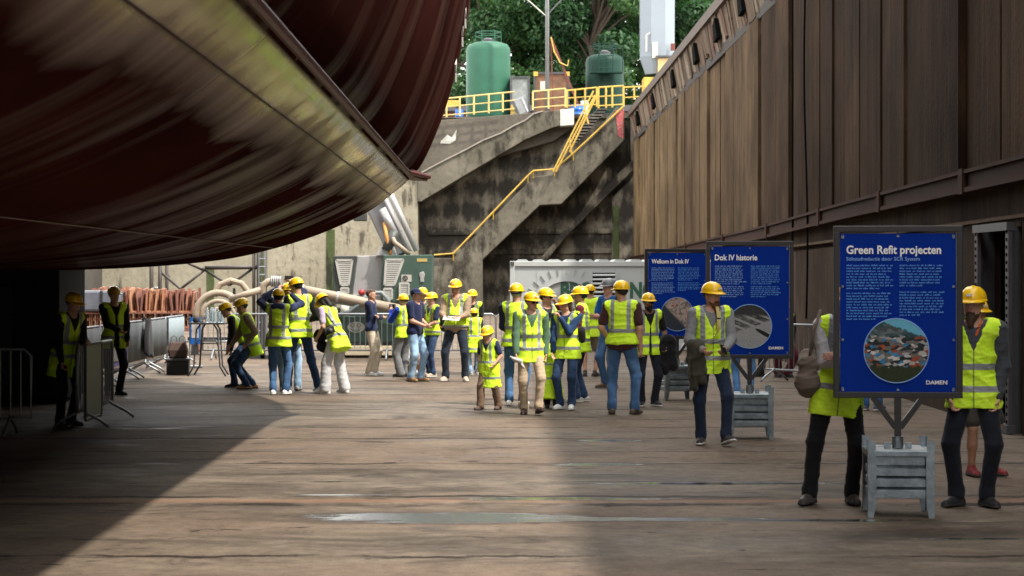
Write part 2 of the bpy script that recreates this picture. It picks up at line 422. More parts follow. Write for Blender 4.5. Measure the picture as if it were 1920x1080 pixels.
for yc in (36, 40.2, 45, 50.2, 56, 62, 70, 79, 88):
    A, B = dock(X0 - .13, yc, 0) - DW, dock(X0 - .13, yc + .85, 0) - DW
    hole.add([(A.x - .035, A.y, EYE + 6.66), (B.x - .035, B.y, EYE + 6.60), (B.x - .10, A.y + .6, EYE + 7.05), (A.x - .10, A.y + .15, EYE + 7.22),
              (A.x + .08, A.y, EYE + 6.66), (B.x + .08, B.y, EYE + 6.60), (B.x + .08, A.y + .6, EYE + 7.05), (A.x + .08, A.y + .15, EYE + 7.22)],
             [(0, 3, 2, 1), (0, 4, 7, 3), (1, 2, 6, 5), (0, 1, 5, 4), (3, 7, 6, 2)])
hole.build('knocked_out_hole', m_dark, dw)
mb = MB(); A, B = dock(X0 - .26, -22, 0) - DW, dock(X0 - .26, 93.2, 0) - DW
for z0, z1, dx in ((EYE + 7.36, EYE + 7.66, 0), ):
    vs = [(A.x + dx, A.y, z0), (B.x + dx, B.y, z0), (B.x + dx, B.y, z1), (A.x + dx, A.y, z1)]; vs += [(x + .6, y, z) for x, y, z in vs]
    mb.add(vs, [(0, 3, 2, 1), (3, 7, 6, 2), (0, 1, 5, 4), (0, 4, 7, 3), (1, 2, 6, 5)])
mb.build('top_rail', paint('dark_brown_rail', (.085, .06, .045), .8, .4, 1.5, 0, .3), dw)
mb = MB(); A, B = dock(X0 + .02, -22, 0) - DW, dock(X0 + .02, 93.2, 0) - DW
mb.add([(A.x, A.y, EYE + 6.2), (B.x, B.y, EYE + 6.2), (B.x, B.y, EYE + 6.5), (A.x, A.y, EYE + 6.5), (A.x + .2, A.y, EYE + 6.2), (B.x + .2, B.y, EYE + 6.2)], [(0, 3, 2, 1), (0, 1, 5, 4)])
mb.build('band_shadow_strip', paint('gap_shadow_black', (.03, .024, .02), .9, .4, 2), dw)  # dark strip painting in the shadow gap below the top band

for yc, sag, lb in ((42.0, .0, 'thin black cable hanging down the dock wall behind the middle board'), (40.2, .3, 'slack black cable beside the straight one on the dock wall')):
    o = empty('wall_cable', dock(X0 - .10, yc, 0), 0, lb, 'cable')
    MB().tube([(0.0, sag * math.sin(k * .5) * .8, 8.0 - k * .58) for k in range(13)], .022, 6).build('cable', m_dark, o, True)
    mb = MB(); mb.box((.05, 0, 8.0), (.16, .1, .08)); mb.build('hook', m_steel_d, o)
# quay ground around the dock
m_quay = paint('quay_concrete', (.30, .28, .25), .85, .3, .4)
q = MB()
q.quad((-400, 94.8, 9.38), (400, 94.8, 9.38), (400, 700, 9.38), (-400, 700, 9.38))
q.quad((9.2, -120, 9.38), (400, -120, 9.38), (400, 94.8, 9.38), (9.2, 94.8, 9.38))
q.quad((-400, -120, 9.38), (-26, -120, 9.38), (-26, 94.8, 9.38), (-400, 94.8, 9.38))
tag(q.build('quay_ground', m_quay), kind='structure')
m_glass = paint('dull_glass', (.04, .05, .06), .15)
m_oldwall = paint('dark_side_wall', (.06, .052, .045), .9, .35, .5, 0, .3)
lw = MB(); lw.box((-20.2, 20, 4.7), (2, 150, 9.4)); tag(lw.build('side_wall', m_oldwall), 'plain concrete dock side wall beyond the ship', 'dock wall')

# ---------------------------------------------------------------- end wall with its stairs
def concrete_material(name, base, pale, grime, g0, g1, band=False, green=False):
    t = NT(name); P = t.pos(obj=True); X, Y, Z = t.xyz(P)
    n1 = t.noise(P, .5, 8, .62, .4); n2 = t.noise(t.pos((1, 1, .22), obj=True), 1.1, 7, .68, .3); n3 = t.noise(P, 5, 6, .7)
    c = t.mix(t.ramp(n1, [(.3, 0), (.7, 1)]), base, pale)
    c = t.mix(.8, c, t.ramp(n3, [(.25, .65), (.75, 1.2)]), 'MULTIPLY')
    g = t.math('ADD', t.math('MULTIPLY', n2, .55), t.math('MULTIPLY', t.noise(t.pos((1, 1, .6), obj=True), 1.6, 9, .74, .2), .45))
    if band:
        w = t.math('SINE', t.math('MULTIPLY', t.math('ADD', Z, t.math('MULTIPLY', n1, .5)), 5.2)); g = t.math('ADD', g, t.math('MULTIPLY', w, .045))
    gm = t.sstep(g, g0, g1)
    c = t.mix(t.math('MULTIPLY', gm, .95), c, grime)
    if green:
        c = t.mix(t.math('MULTIPLY', t.sstep(t.noise(t.pos((1.6, 1, .12), obj=True), 1, 5, .6), .58, .66), .6), c, (.07, .09, .03))
    return t.set(color=c, rough=.9, spec=.2, normal=t.bump(t.math('ADD', n3, t.math('MULTIPLY', gm, -.5)), .5, .05))
m_cream = concrete_material('cream_concrete', (.235, .212, .155), (.32, .295, .225), (.075, .065, .05), .53, .61)
m_grime = concrete_material('grimy_concrete', (.135, .12, .092), (.235, .208, .16), (.024, .021, .018), .39, .55, True)
m_stair = concrete_material('stair_concrete', (.088, .079, .060), (.165, .15, .116), (.022, .019, .015), .47, .61)
m_top = concrete_material('parapet_concrete', (.085, .075, .061), (.135, .12, .097), (.045, .038, .031), .56, .68)
m_white = paint('whitewash', (.46, .45, .40), .8, .2, 2, 0, .15)
ew = empty('end_wall', (at(960, 500, 93.3).x, 93.3, 0), 0, 'stained concrete end wall of the dock with slanting stair blocks built against it', 'dock wall')
EW = Vector(ew.location)
def slab(name, pts, y0, y1, m, parent=ew):
    mb = MB(); mb.prism([(x - EW.x, z) for x, z in pxpoly(pts, 93.3)], y0 - 93.3, y1 - 93.3); return mb.build(name, m, parent, bevel=.03)
BOT = 592
slab('smooth_wall', [(-560, BOT), (-560, 228), (783, 228), (783, BOT)], 93.3, 96, m_cream)
slab('recessed_wall', [(783, BOT), (783, 216), (1230, 205), (1230, BOT)], 95.0, 97, m_grime)
slab('upper_wall', [(783, 345), (783, 226), (836, 222), (1074, 203), (1074, 236), (1040, 262), (905, 300)], 94.1, 95.0, m_top)
slab('stair_block', [(783, 327), (905, 264), (985, 224), (1003, 211), (1020, 209), (1050, 207), (1050, 236), (1035, 240), (985, 262), (870, 330), (790, 378), (783, 378)], 93.2, 95.0, m_stair)
slab('end_block', [(1050, 206), (1076, 204), (1076, 235), (1050, 237)], 93.15, 95.0, m_white)
slab('stair_block', [(1155, 202), (1170, 205), (1170, 263), (1052, 383), (1012, 385), (905, 487), (905, BOT), (800, BOT), (800, 484), (850, 484), (1000, 332), (1038, 328), (1072, 300)], 93.0, 95.0, m_stair)
slab('stair_block', [(1183, 262), (1206, 262), (1206, 300), (1060, 446), (1000, 520), (1000, 500), (1100, 385), (1185, 300)], 94.1, 95.0, m_grime)
slab('pilaster', [(1150, 370), (1206, 310), (1206, BOT), (1150, BOT)], 94.5, 95.0, m_grime)
slab('pilaster', [(1184, 205), (1212, 205), (1212, 262), (1184, 262)], 94.3, 95.0, m_top)
slab('red_post', [(1153, 208), (1169, 206), (1168, 262), (1158, 255)], 92.96, 93.0, paint('faded_red_paint', (.34, .07, .07), .7, .4, 4, 0, .25, (.4, .35, .3)))
for x0, x1, y0 in ((486, 501, 380), (612, 628, 430), (388, 402, 500), (1152, 1163, 385)):
    slab('drain_slot', [(x0, BOT), (x0, y0), (x1, y0), (x1, BOT)], 93.26 if x0 < 700 else 94.46, 93.3 if x0 < 700 else 94.5, concrete_material('mossy_slot%d' % x0, (.05, .07, .025), (.08, .10, .04), (.02, .022, .015), .5, .6))
for z in (430, 468):   # horizontal courses in the recess
    slab('course', [(800, z), (1206, z - 4), (1206, z + 6), (800, z + 10)], 94.86, 95.0, m_grime)
# white scraped patches
slab('lime_patch', [(826, 262), (838, 250), (846, 256), (856, 240), (853, 262), (842, 268), (824, 267)], 94.07, 94.1, m_white)
mb = MB()    # broken pale edge along the stair top
ptl = [(783, 328), (830, 303), (870, 283), (905, 264), (940, 250), (962, 237), (985, 226), (1000, 214), (1018, 209)]
for a, b in zip(ptl, ptl[1:]): mb.bar(at(*a, 93.3) - EW + Vector((0, -.12, .01)), at(*b, 93.3) - EW + Vector((0, -.12, .01)), .12, .06)
mb.build('broken_edge', paint('pale_broken_concrete', (.26, .235, .20), .9, .3, 5), ew)

# yellow railings
m_yel = paint('yellow_paint', (.48, .31, .045), .5, .3, 3, 0, .2, (.30, .17, .05))
m_yel2 = paint('pale_yellow_paint', (.50, .385, .13), .5, .2, 3, 0, .1, (.35, .2, .08))
def rail(label, tops, bots, posts, Y, m, r=.035, name='railing', group=None, mids=2):
    a = at(*bots[0], Y); o = empty(name, a, 0, label, 'railing', group)
    mb = MB(); mp = MB()
    for k in range(mids + 1):
        f = k / (mids + (0 if mids == 0 else .25)) if mids else 0
        pts = [at(t[0] + (b[0] - t[0]) * f, t[1] + (b[1] - t[1]) * f, Y) - a for t, b in zip(tops, bots)]
        mb.tube(pts, r * .8 if k == 0 else r * .6, 6)
    mb.build('handrail', m, o)
    for f in posts:
        i = min(int(f), len(tops) - 2); q = f - i
        t = [tops[i][k] + (tops[i + 1][k] - tops[i][k]) * q for k in (0, 1)]; b = [bots[i][k] + (bots[i + 1][k] - bots[i][k]) * q for k in (0, 1)]
        MB().tube([at(*t, Y) - a, at(*b, Y) - a], r * .95, 6).build('post', m, o)
    return o
rail('yellow railing along the broken quay edge in front of the round green tank', [(826, 186), (965, 172)], [(826, 221), (965, 208)], [.08, .26, .45, .65, .84], 93.6, m_yel2, .05)
rail('yellow railing section between the leaning grey box and the stair head', [(999, 172), (1060, 166)], [(999, 206), (1060, 201)], [0, .48, 1], 93.4, m_yel2, .05)
rail('short yellow railing beside the blue drum', [(1062, 170), (1120, 164)], [(1062, 202), (1120, 200)], [.02, .28, .6, .98], 94.6, m_yel, .05)
rail('yellow railing cage at the head of the stairs', [(1122, 164), (1169, 161)], [(1122, 203), (1169, 200)], [0, .3, .55, 1], 92.9, m_yel, .055)
rail('yellow railing running from the stair head to the crane base', [(1170, 164), (1208, 162)], [(1170, 188), (1208, 185)], [.5], 95.2, m_yel, .05, mids=1)
a = at(850, 480, 92.9); o = empty('stair_railing', a, 0, 'long yellow handrail bending down the middle concrete stair', 'railing')
mb = MB(); ptl = [(1168, 205), (1075, 292), (1040, 322), (1000, 325), (990, 334), (925, 402), (850, 480), (814, 483)]
mb.tube([at(*p, 92.85) - a + Vector((0, 0, .12)) for p in ptl], .045, 6); mb.build('handrail', m_yel, o)
mb = MB()
for (x0, y0), (x1, y1) in (((1113, 170), (1037, 322)), ((1120, 176), (1068, 285)), ((1116, 178), (1042, 322))): mb.tube([at(x0, y0, 92.6) - a, at(x1, y1, 92.6) - a], .045, 6)
for (x0, y0), (x1, y1) in (((1096, 205), (1103, 232)), ((1068, 260), (1072, 290))): mb.tube([at(x0, y0, 92.6) - a, at(x1, y1, 92.6) - a], .045, 6)
mb.build('side_rail', m_yel, o)
for p in ptl[1:7]: MB().tube([at(*p, 92.85) - a + Vector((0, 0, .12)), at(p[0], p[1] + 9, 92.95) - a], .03, 6).build('post', m_yel, o)
mb = MB()     # steel flight above the stair head
for i in range(12):
    f = i / 11; p = at(1128 - 56 * f, 206 + 62 * f, 93.6); mb.box(p - a, (.5, .9, .04))
mb.build('stair_tread', paint('grey_grating', (.16, .15, .14), .7, .3), o)
# ---------------------------------------------------------------- things on the far quay
QZ = 9.38
m_gtank = paint('green_tank_paint', (.028, .105, .066), .5, .18, 1.2, 0, .08, (.03, .05, .03), spec=.2)
m_dtank = paint('dark_green_tank_paint', (.008, .034, .024), .5, .25, 1.2, 0, .15, spec=.15)
def tank(px, Y, wpx, top, label, m):
    c = at(px, 200, Y); r = wpx * Y / F / 2; zt = at(px, top, Y).z - QZ
    o = empty('storage_tank', (c.x, Y, QZ), 0, label, 'tank')
    MB().lathe([(r * .96, .12), (r, .3), (r, zt - r * .42), (r * .97, zt - r * .26), (r * .86, zt - r * .12), (r * .6, zt - r * .03), (.05, zt)], n=40).build('tank_shell', m, o, True)
    MB().lathe([(r * .9, 0), (r * .9, .14)], n=24).build('base_ring', m_steel_d, o)
    mb = MB()
    for k in range(6):
        q = k * math.pi / 3; x, y = .58 * r * math.cos(q), .58 * r * math.sin(q); mb.tube([(x, y, zt - r * .06), (x, y, zt + .48)], .022, 6)
    for h in (.48, .26): mb.tube([(.58 * r * math.cos(k * math.pi / 3), .58 * r * math.sin(k * math.pi / 3), zt + h) for k in range(7)], .022, 6)
    mb.build('top_rail', m, o)
    MB().lathe([(.28, zt - .1), (.28, zt + .12), (.12, zt + .2)], n=16).build('manhole', m_steel_d, o)
    return o, r, zt
tank(915.5, 98, 83, 79, 'light green round-topped storage tank behind the yellow railing', m_gtank)
o, r, zt = tank(1134, 99, 72, 102, 'dark green storage tank with a ladder cage, left of the crane', m_dtank)
mb = MB()
for x in (-.35, .35): mb.tube([(x, -r - .18, 0), (x, -r - .18, zt + .55)], .03, 6)
for i in range(14): mb.tube([(-.35, -r - .18, .3 + i * .3), (.35, -r - .18, .3 + i * .3)], .018, 5)
mb.box((0, -r - .35, zt - 1.05), (1.6, .7, .05)); mb.tube([(-.8, -r - .7, zt - 1), (-.8, -r - .7, zt + .2), (.8, -r - .7, zt + .2), (.8, -r - .7, zt - 1)], .03, 6)
mb.build('ladder', m_dtank, o)
def crate(name, x0, x1, top, Y, d, m, label, cat, bottom=None):
    a, b = at(x0, top, Y), at(x1, top, Y); z1 = a.z; W = b.x - a.x
    o = empty(name, ((a.x + b.x) / 2, Y + d / 2, QZ), 0, label, cat); h = z1 - QZ
    MB().box((0, 0, h / 2 + .06), (W, d, h - .12)).build('body', m, o, bevel=.02)
    mb = MB()
    for sx in (-1, 1):
        mb.box((sx * (W / 2 - .03), -d / 2 - .03, h / 2), (.10, .06, h))
        mb.box((sx * (W / 2 - .12), -d / 2 - .05, .05), (.2, .1, .1))
    mb.box((0, -d / 2 - .03, h - .06), (W - .2, .055, .10)); mb.build('frame', m_steel_d, o)
    return o, W, h, d
m_rust = paint('orange_rust', (.17, .085, .045), .85, .5, 2.5, 0, .35, (.09, .05, .035), .3)
o, W, h, d = crate('rusty_container', 1001, 1067, 135, 98, 2, m_rust, 'rusty brown steel box with yellow corners behind the lamp mast', 'container')
for sx in (-1, 1): MB().box((sx * (W / 2 - .09), -d / 2 - .075, h - .1), (.22, .05, .22)).build('corner_cap', m_yel, o)
MB().box((-.35, -d / 2 - .012, h * .72), (.42, .02, .5)).build('notice', m_white, o)
crate('control_cabinet', 957, 993, 143, 97, 1, paint('worn_grey_paint', (.22, .24, .23), .6, .35, 5, 0, .3), 'worn grey control cabinet beside the green tank', 'cabinet')
a = at(975, 190, 95.5)
o = empty('tilted_box', (a.x, a.y, QZ), R(15), 'grey steel box tilted over on the quay edge between two railings', 'box')
M = Euler((0, R(-24), 0)).to_matrix(); mb = MB(); mb.box((0, 0, .62), (.5, .5, .75), M); mb.build('body', paint('dull_grey_metal', (.23, .24, .25), .5, .3, 3, .3), o, bevel=.02)
mb = MB(); mb.box((.17, -.02, .66), (.06, .52, .7), M); mb.build('lid', paint('bright_zinc', (.5, .52, .54), .35, .2, 4, .7), o)
mb = MB(); mb.box((-.1, 0, .12), (.5, .4, .22)); mb.build('foot', m_steel_d, o)
def drum(px, py, Y, m, label, r=.24, h=.62):
    p = at(px, py, Y); o = empty('drum', (p.x, Y, QZ), 0, label, 'drum')
    MB().lathe([(r * .97, 0), (r, .02), (r, h * .33), (r * 1.04, h * .345), (r, h * .36), (r, h * .66), (r * 1.04, h * .675), (r, h * .69), (r, h - .02), (r * .98, h)], n=24).build('shell', m, o, True)
    MB().lathe([(r * .9, h - .01), (r * .9, h + .015)], n=20).build('lid', m_steel_d, o)
m_blue = paint('blue_plastic', (.01, .11, .42), .35, .15)
drum(1083, 195, 95.8, m_blue, 'blue drum standing left of the stair head', .3, .7)
drum(861, 200, 96, m_blue, 'small blue drum beneath the railing, beside the ship', .2, .5)
drum(968, 198, 96.4, m_yel, 'yellow drum between the green tank and the tilted box', .27, .75)
drum(1096, 175, 96.5, paint('offwhite_plastic', (.6, .58, .52), .4, .15), 'white drum standing behind the blue drum', .2, .95)
a = at(845, 190, 97); o = empty('pipe_trolley', (a.x - .3, a.y, QZ), 0, 'yellow flat trolley parked behind the railing near the ship', 'trolley')
MB().box((0, 0, .85), (1.5, .8, .28)).build('bed', m_yel, o, bevel=.02)
for sx in (-1, 1):
    for sy in (-1, 1): MB().box((sx * .6, sy * .3, .36), (.1, .1, .72)).build('leg', m_steel_d, o)
# mast with stays
a = at(1026, 180, 95.2); o = empty('lamp_mast', (a.x, a.y, QZ), 0, 'tall pale grey mast with two bracing stays rising from the quay', 'mast')
zt = 19
MB().tube([(0, 0, 0), (0, 0, zt)], [.10, .065], 12).build('pole', paint('galvanised', (.34, .36, .37), .45, .2, 2, .5), o, True)
k = a.y / F; zb = at(0, 32, a.y).z - QZ
MB().tube([(0, 0, zb), (-55 * k, 0, zb + 42 * k * 1.15)], .03, 6).build('stay', m_white, o)
MB().tube([(0, 0, zb + .1), (34 * k, .4, zb + 42 * k)], .025, 6).build('stay', m_steel_d, o)
MB().box((0, 0, .03), (.4, .4, .06)).build('base_plate', m_steel_d, o)
MB().box((-58 * k, 0, zb + 44 * k * 1.15), (.8, .3, .22), Euler((0, R(-40), 0)).to_matrix()).build('lamp_head', paint('orange_paint', (.45, .17, .07), .6, .4, 3), o)
MB().box((38 * k, .4, zb + 46 * k), (.5, .3, .18)).build('lamp_head', m_steel_d, o)
# red davit
m_red = paint('red_lead_paint', (.13, .03, .022), .7, .4, 3, 0, .2)
a = at(1093, 170, 96.5); o = empty('davit', (a.x, a.y, QZ), 0, 'red slanting davit arm with a hanging yellow hose behind the mast', 'davit'); k = a.y / F
mb = MB(); top = Vector((-60 * k, 0, at(0, 70, a.y).z - QZ)); mb.bar((0, 0, .2), top, .12, .10); mb.build('jib', m_red, o)
MB().bar((top.x + .12, 0, 0), top, .06).build('back_leg', m_red, o)
MB().tube([top + Vector((0, -.1, 0)), top + Vector((.15, -.1, -.7)), top + Vector((.45, -.1, -1.25)), top + Vector((.8, -.1, -1.4)), top + Vector((.86, -.1, -1.1))], .035, 6).build('hose', m_yel, o)
MB().box((-.2, 0, .08), (1.6, .5, .16)).build('base', m_steel_d, o)
# crane
m_crane = paint('crane_grey_paint', (.20, .235, .27), .45, .12, .6, 0, .03)
Yc = 104; a = at(1232, 150, Yc); o = empty('dock_crane', (a.x, a.y, QZ), 0, 'grey-blue crane tower on a yellow base rising above the right dock wall', 'crane'); k = Yc / F
zb = at(0, 140, Yc).z - QZ
mb = MB(); prof = [(.62, zb), (.92, zb + .9), (.96, zb + 14)]
vs = []; n = 8
for r, z in prof:
    for i in range(n):
        q = 2 * math.pi * (i + .5) / n; vs.append((r * 1.04 * math.cos(q), r * math.sin(q), z))
fs = [(i * n + j, i * n + (j + 1) % n, (i + 1) * n + (j + 1) % n, (i + 1) * n + j) for i in range(2) for j in range(n)]
mb.add(vs, fs + [tuple(range(16, 24))]); mb.build('tower', m_crane, o)
zz = lambda py: at(0, py, Yc).z - QZ
MB().box((.45, -.5, (zz(112) + zz(150)) / 2), (.95, .9, zz(112) - zz(150))).build('machine_house', paint('cream_paint', (.55, .38, .16), .5, .15, 2, 0, .1), o, bevel=.03)
MB().box((.42, -.55, zz(110)), (1.15, 1.1, .10)).build('roof', m_steel_d, o)
MB().box((0, 0, zb * .5 - .1), (1.5, 1.5, zb - .2)).build('base', m_yel, o, bevel=.05)
MB().box((-.25, -.78, zb * .5), (.6, .06, zb * .5)).build('hatch', m_yel2, o)
mb = MB(); mb.tube([(-.62, -.8, zz(100)), (-.62, -.85, zz(70)), (-.45, -.9, zz(66))], .05, 6); mb.box((-.18, -.95, zz(98)), (.28, .2, .8)); mb.build('cable_box', m_white, o)
MB().box((.75, -.9, zz(92)), (.22, .2, .35)).build('floodlight', m_red, o)
# dark red shed behind the tanks
a = at(1010, 150, 118); o = empty('brick_shed', (a.x, 118, QZ), 0, 'low dark red shed under the trees behind the tanks', 'shed')
MB().box((0, 2, 1.1), (17, 4, 2.2)).build('shed_wall', paint('dark_red_board', (.085, .022, .018), .8, .4, 1.2, 0, .3), o)
MB().prism([(-8.8, 2.2), (8.8, 2.2), (8.6, 2.55), (-8.6, 2.55)], -.4, 4.4).build('roof', m_steel_d, o)
for x in (-5, -1.5, 3.4): MB().box((x, -.02, 1.2), (1, .06, 1.1)).build('window', paint('dull_glass', (.04, .05, .06), .15), o)

# ---------------------------------------------------------------- trees
def leaf_material():
    t = NT('leaf'); tn = t.attr('tone')
    c = t.ramp(tn, [(0, (.013, .042, .017)), (.45, (.034, .09, .033)), (.8, (.062, .135, .044)), (1, (.09, .17, .055))])
    t.put(t.b.inputs['Transmission Weight'], 0)
    tr = t.n('BsdfTranslucent'); t.put(tr.inputs['Color'], t.mix(1, c, (1.0, 1.25, .5), 'MULTIPLY'))
    ms = t.n('MixShader'); ms.inputs[0].default_value = .38
    t.set(color=c, rough=.5, spec=.35)
    t.t.links.new(t.b.outputs[0], ms.inputs[1]); t.t.links.new(tr.outputs[0], ms.inputs[2]); t.t.links.new(ms.outputs[0], t.out.inputs[0])
    return t.m
m_leaf = leaf_material(); m_bark = paint('bark', (.075, .055, .04), .9, .4, 3, 0, .2, (.03, .03, .02), .4)
def tree(x, y, h, rad, label, seed, n=9000):
    g = np.random.default_rng(seed); o = empty('broadleaf_tree', (x, y, QZ), 0, label, 'tree', 'trees on the far quay')
    mt = MB(); top = h * .6
    pts = [Vector((g.normal(0, .12) * i, g.normal(0, .12) * i, top * i / 6)) for i in range(7)]
    mt.tube(pts, [.34 * (1 - i / 8.5) for i in range(7)], 9)
    C = []; Rr = []
    for i in range(26):
        a = g.uniform(0, 6.283); zz = g.uniform(.16, .95); rr = rad * (1 - abs(zz - .45) ** 1.8 * 1.9) * math.sqrt(g.uniform(.15, 1))
        c = np.array([rr * math.cos(a), rr * math.sin(a) * .8, zz * h]); C.append(c); Rr.append(g.uniform(.7, 1.45) * rad * .30)
        st = pts[min(6, 2 + int(zz * 4))]; md = st.lerp(Vector(c), .55) + Vector((0, 0, .3)); mt.tube([st, md, Vector(c)], [.12, .07, .02], 5, cap=False)
    mt.build('trunk', m_bark, o, True)
    C = np.array(C); Rr = np.array(Rr); w_ = Rr ** 2 / (Rr ** 2).sum()
    k = g.choice(len(C), n, p=w_); d = g.normal(size=(n, 3)); d /= np.linalg.norm(d, axis=1)[:, None]
    rad_ = Rr[k] * g.uniform(.55, 1.08, n) ** .7
    p = C[k] + d * rad_[:, None] * np.array([1, 1, .75])
    # leaf spray: a bent four-point blade
    ax = g.normal(size=(n, 3)); ax /= np.linalg.norm(ax, axis=1)[:, None]
    nn = d * .7 + g.normal(size=(n, 3)) * .5 + np.array([0, 0, .5]); nn /= np.linalg.norm(nn, axis=1)[:, None]
    t1 = np.cross(nn, ax); t1 /= np.linalg.norm(t1, axis=1)[:, None]; t2 = np.cross(nn, t1)
    L = g.uniform(.11, .23, n)[:, None]; Wd = L * g.uniform(.35, .6, n)[:, None]
    V = np.stack([p - t1 * L, p + t2 * Wd - nn * .03, p + t1 * L - nn * .07, p - t2 * Wd - nn * .03], 1).reshape(-1, 3)
    me = bpy.data.meshes.new('crown'); me.vertices.add(4 * n); me.vertices.foreach_set('co', V.astype(np.float32).ravel())
    me.loops.add(4 * n); me.loops.foreach_set('vertex_index', np.arange(4 * n, dtype=np.int32)); me.polygons.add(n)
    me.polygons.foreach_set('loop_start', np.arange(0, 4 * n, 4, dtype=np.int32)); me.update(calc_edges=True)
    ob = link('crown', me, m_leaf, o)
    base = g.uniform(0, .5, len(C))[k] + g.uniform(0, .5, n)
    setattr_f(ob, 'tone', np.repeat(base, 4))
TL = ['dense green tree behind the light green tank', 'broad green tree directly behind the lamp mast', 'leafy tree behind the dark green tank', 'green tree just right of the crane tower',
      'tall dark tree partly hidden by the crane tower', 'bushy tree at the left, mostly hidden by the ship', 'green tree farthest right, above the dock wall']
for i, (px, Y, h, rad) in enumerate(((905, 124, 17, 5.2), (1010, 127, 18, 5.6), (1110, 123, 16.5, 4.6), (1300, 126, 17, 4.6), (1205, 133, 19, 5.0), (830, 131, 17, 5.0), (1370, 136, 19, 5.2))):
    tree((px - 960) * Y / F, Y, h, rad, TL[i], 20 + i, 24000)
for i, (px, Y, h, rad, lb) in enumerate(((860, 146, 18, 6.0, 'dark green tree in the second row, behind the left tank and ship'), (960, 148, 19, 6.2, 'second-row tree seen between the left tank and the mast'), (1065, 145, 18, 6.0, 'second-row tree behind the rusty box and davit'), (1160, 149, 19, 6.2, 'second-row tree between the dark tank and the crane'), (1260, 147, 18.5, 6.0, 'second-row tree right behind the crane tower'))):
    tree((px - 960) * Y / F, Y, h, rad, lb, 40 + i, 14000)
# ---------------------------------------------------------------- the ship
SEC = [(-.02, 14), (-.04, 12), (-.10, 9.8), (-.22, 8.0), (-.42, 6.35), (-.62, 5.25), (-.86, 4.42), (-1.17, 3.70), (-1.42, 3.40), (-1.63, 3.22), (-2.04, 2.92), (-2.8, 2.57), (-3.63, 2.31), (-4.5, 2.14), (-6.1, 2.02), (-9, 1.96)]
KS = .851
SEC = [(u * .851, 1.94 + (z - 1.94) * .851) if z < 7 else (u, z) for u, z in SEC]
def cat(P, n):
    out = []
    P = [np.array(p, float) for p in P]; Q = [2 * P[0] - P[1]] + P + [2 * P[-1] - P[-2]]
    for i in range(1, len(Q) - 2):
        for k in range(n):
            t = k / n; a, b, c, d = Q[i - 1], Q[i], Q[i + 1], Q[i + 2]
            out.append(.5 * (2 * b + (c - a) * t + (2 * a - 5 * b + 4 * c - d) * t * t + (3 * b - a - 3 * c + d) * t ** 3))
    out.append(P[-1]); return np.array(out)
S = cat(SEC, 6); half = len(S)
S2 = np.concatenate([S, np.stack([-18 - S[-2::-1, 0], S[-2::-1, 1]], 1)])
seg = np.linalg.norm(np.diff(S2, axis=0), axis=1); G = np.concatenate([[0], np.cumsum(seg)])
def girth_at(u, z): return float(G[np.argmin((S2[:half, 0] - u) ** 2 + (S2[:half, 1] - z) ** 2)])
gK, gS1, gS2 = girth_at(-1.40 * KS, 1.94 + 1.48 * KS), girth_at(-1.70 * KS, 1.94 + 1.23 * KS), girth_at(-3.5 * KS, 1.94 + .40 * KS)

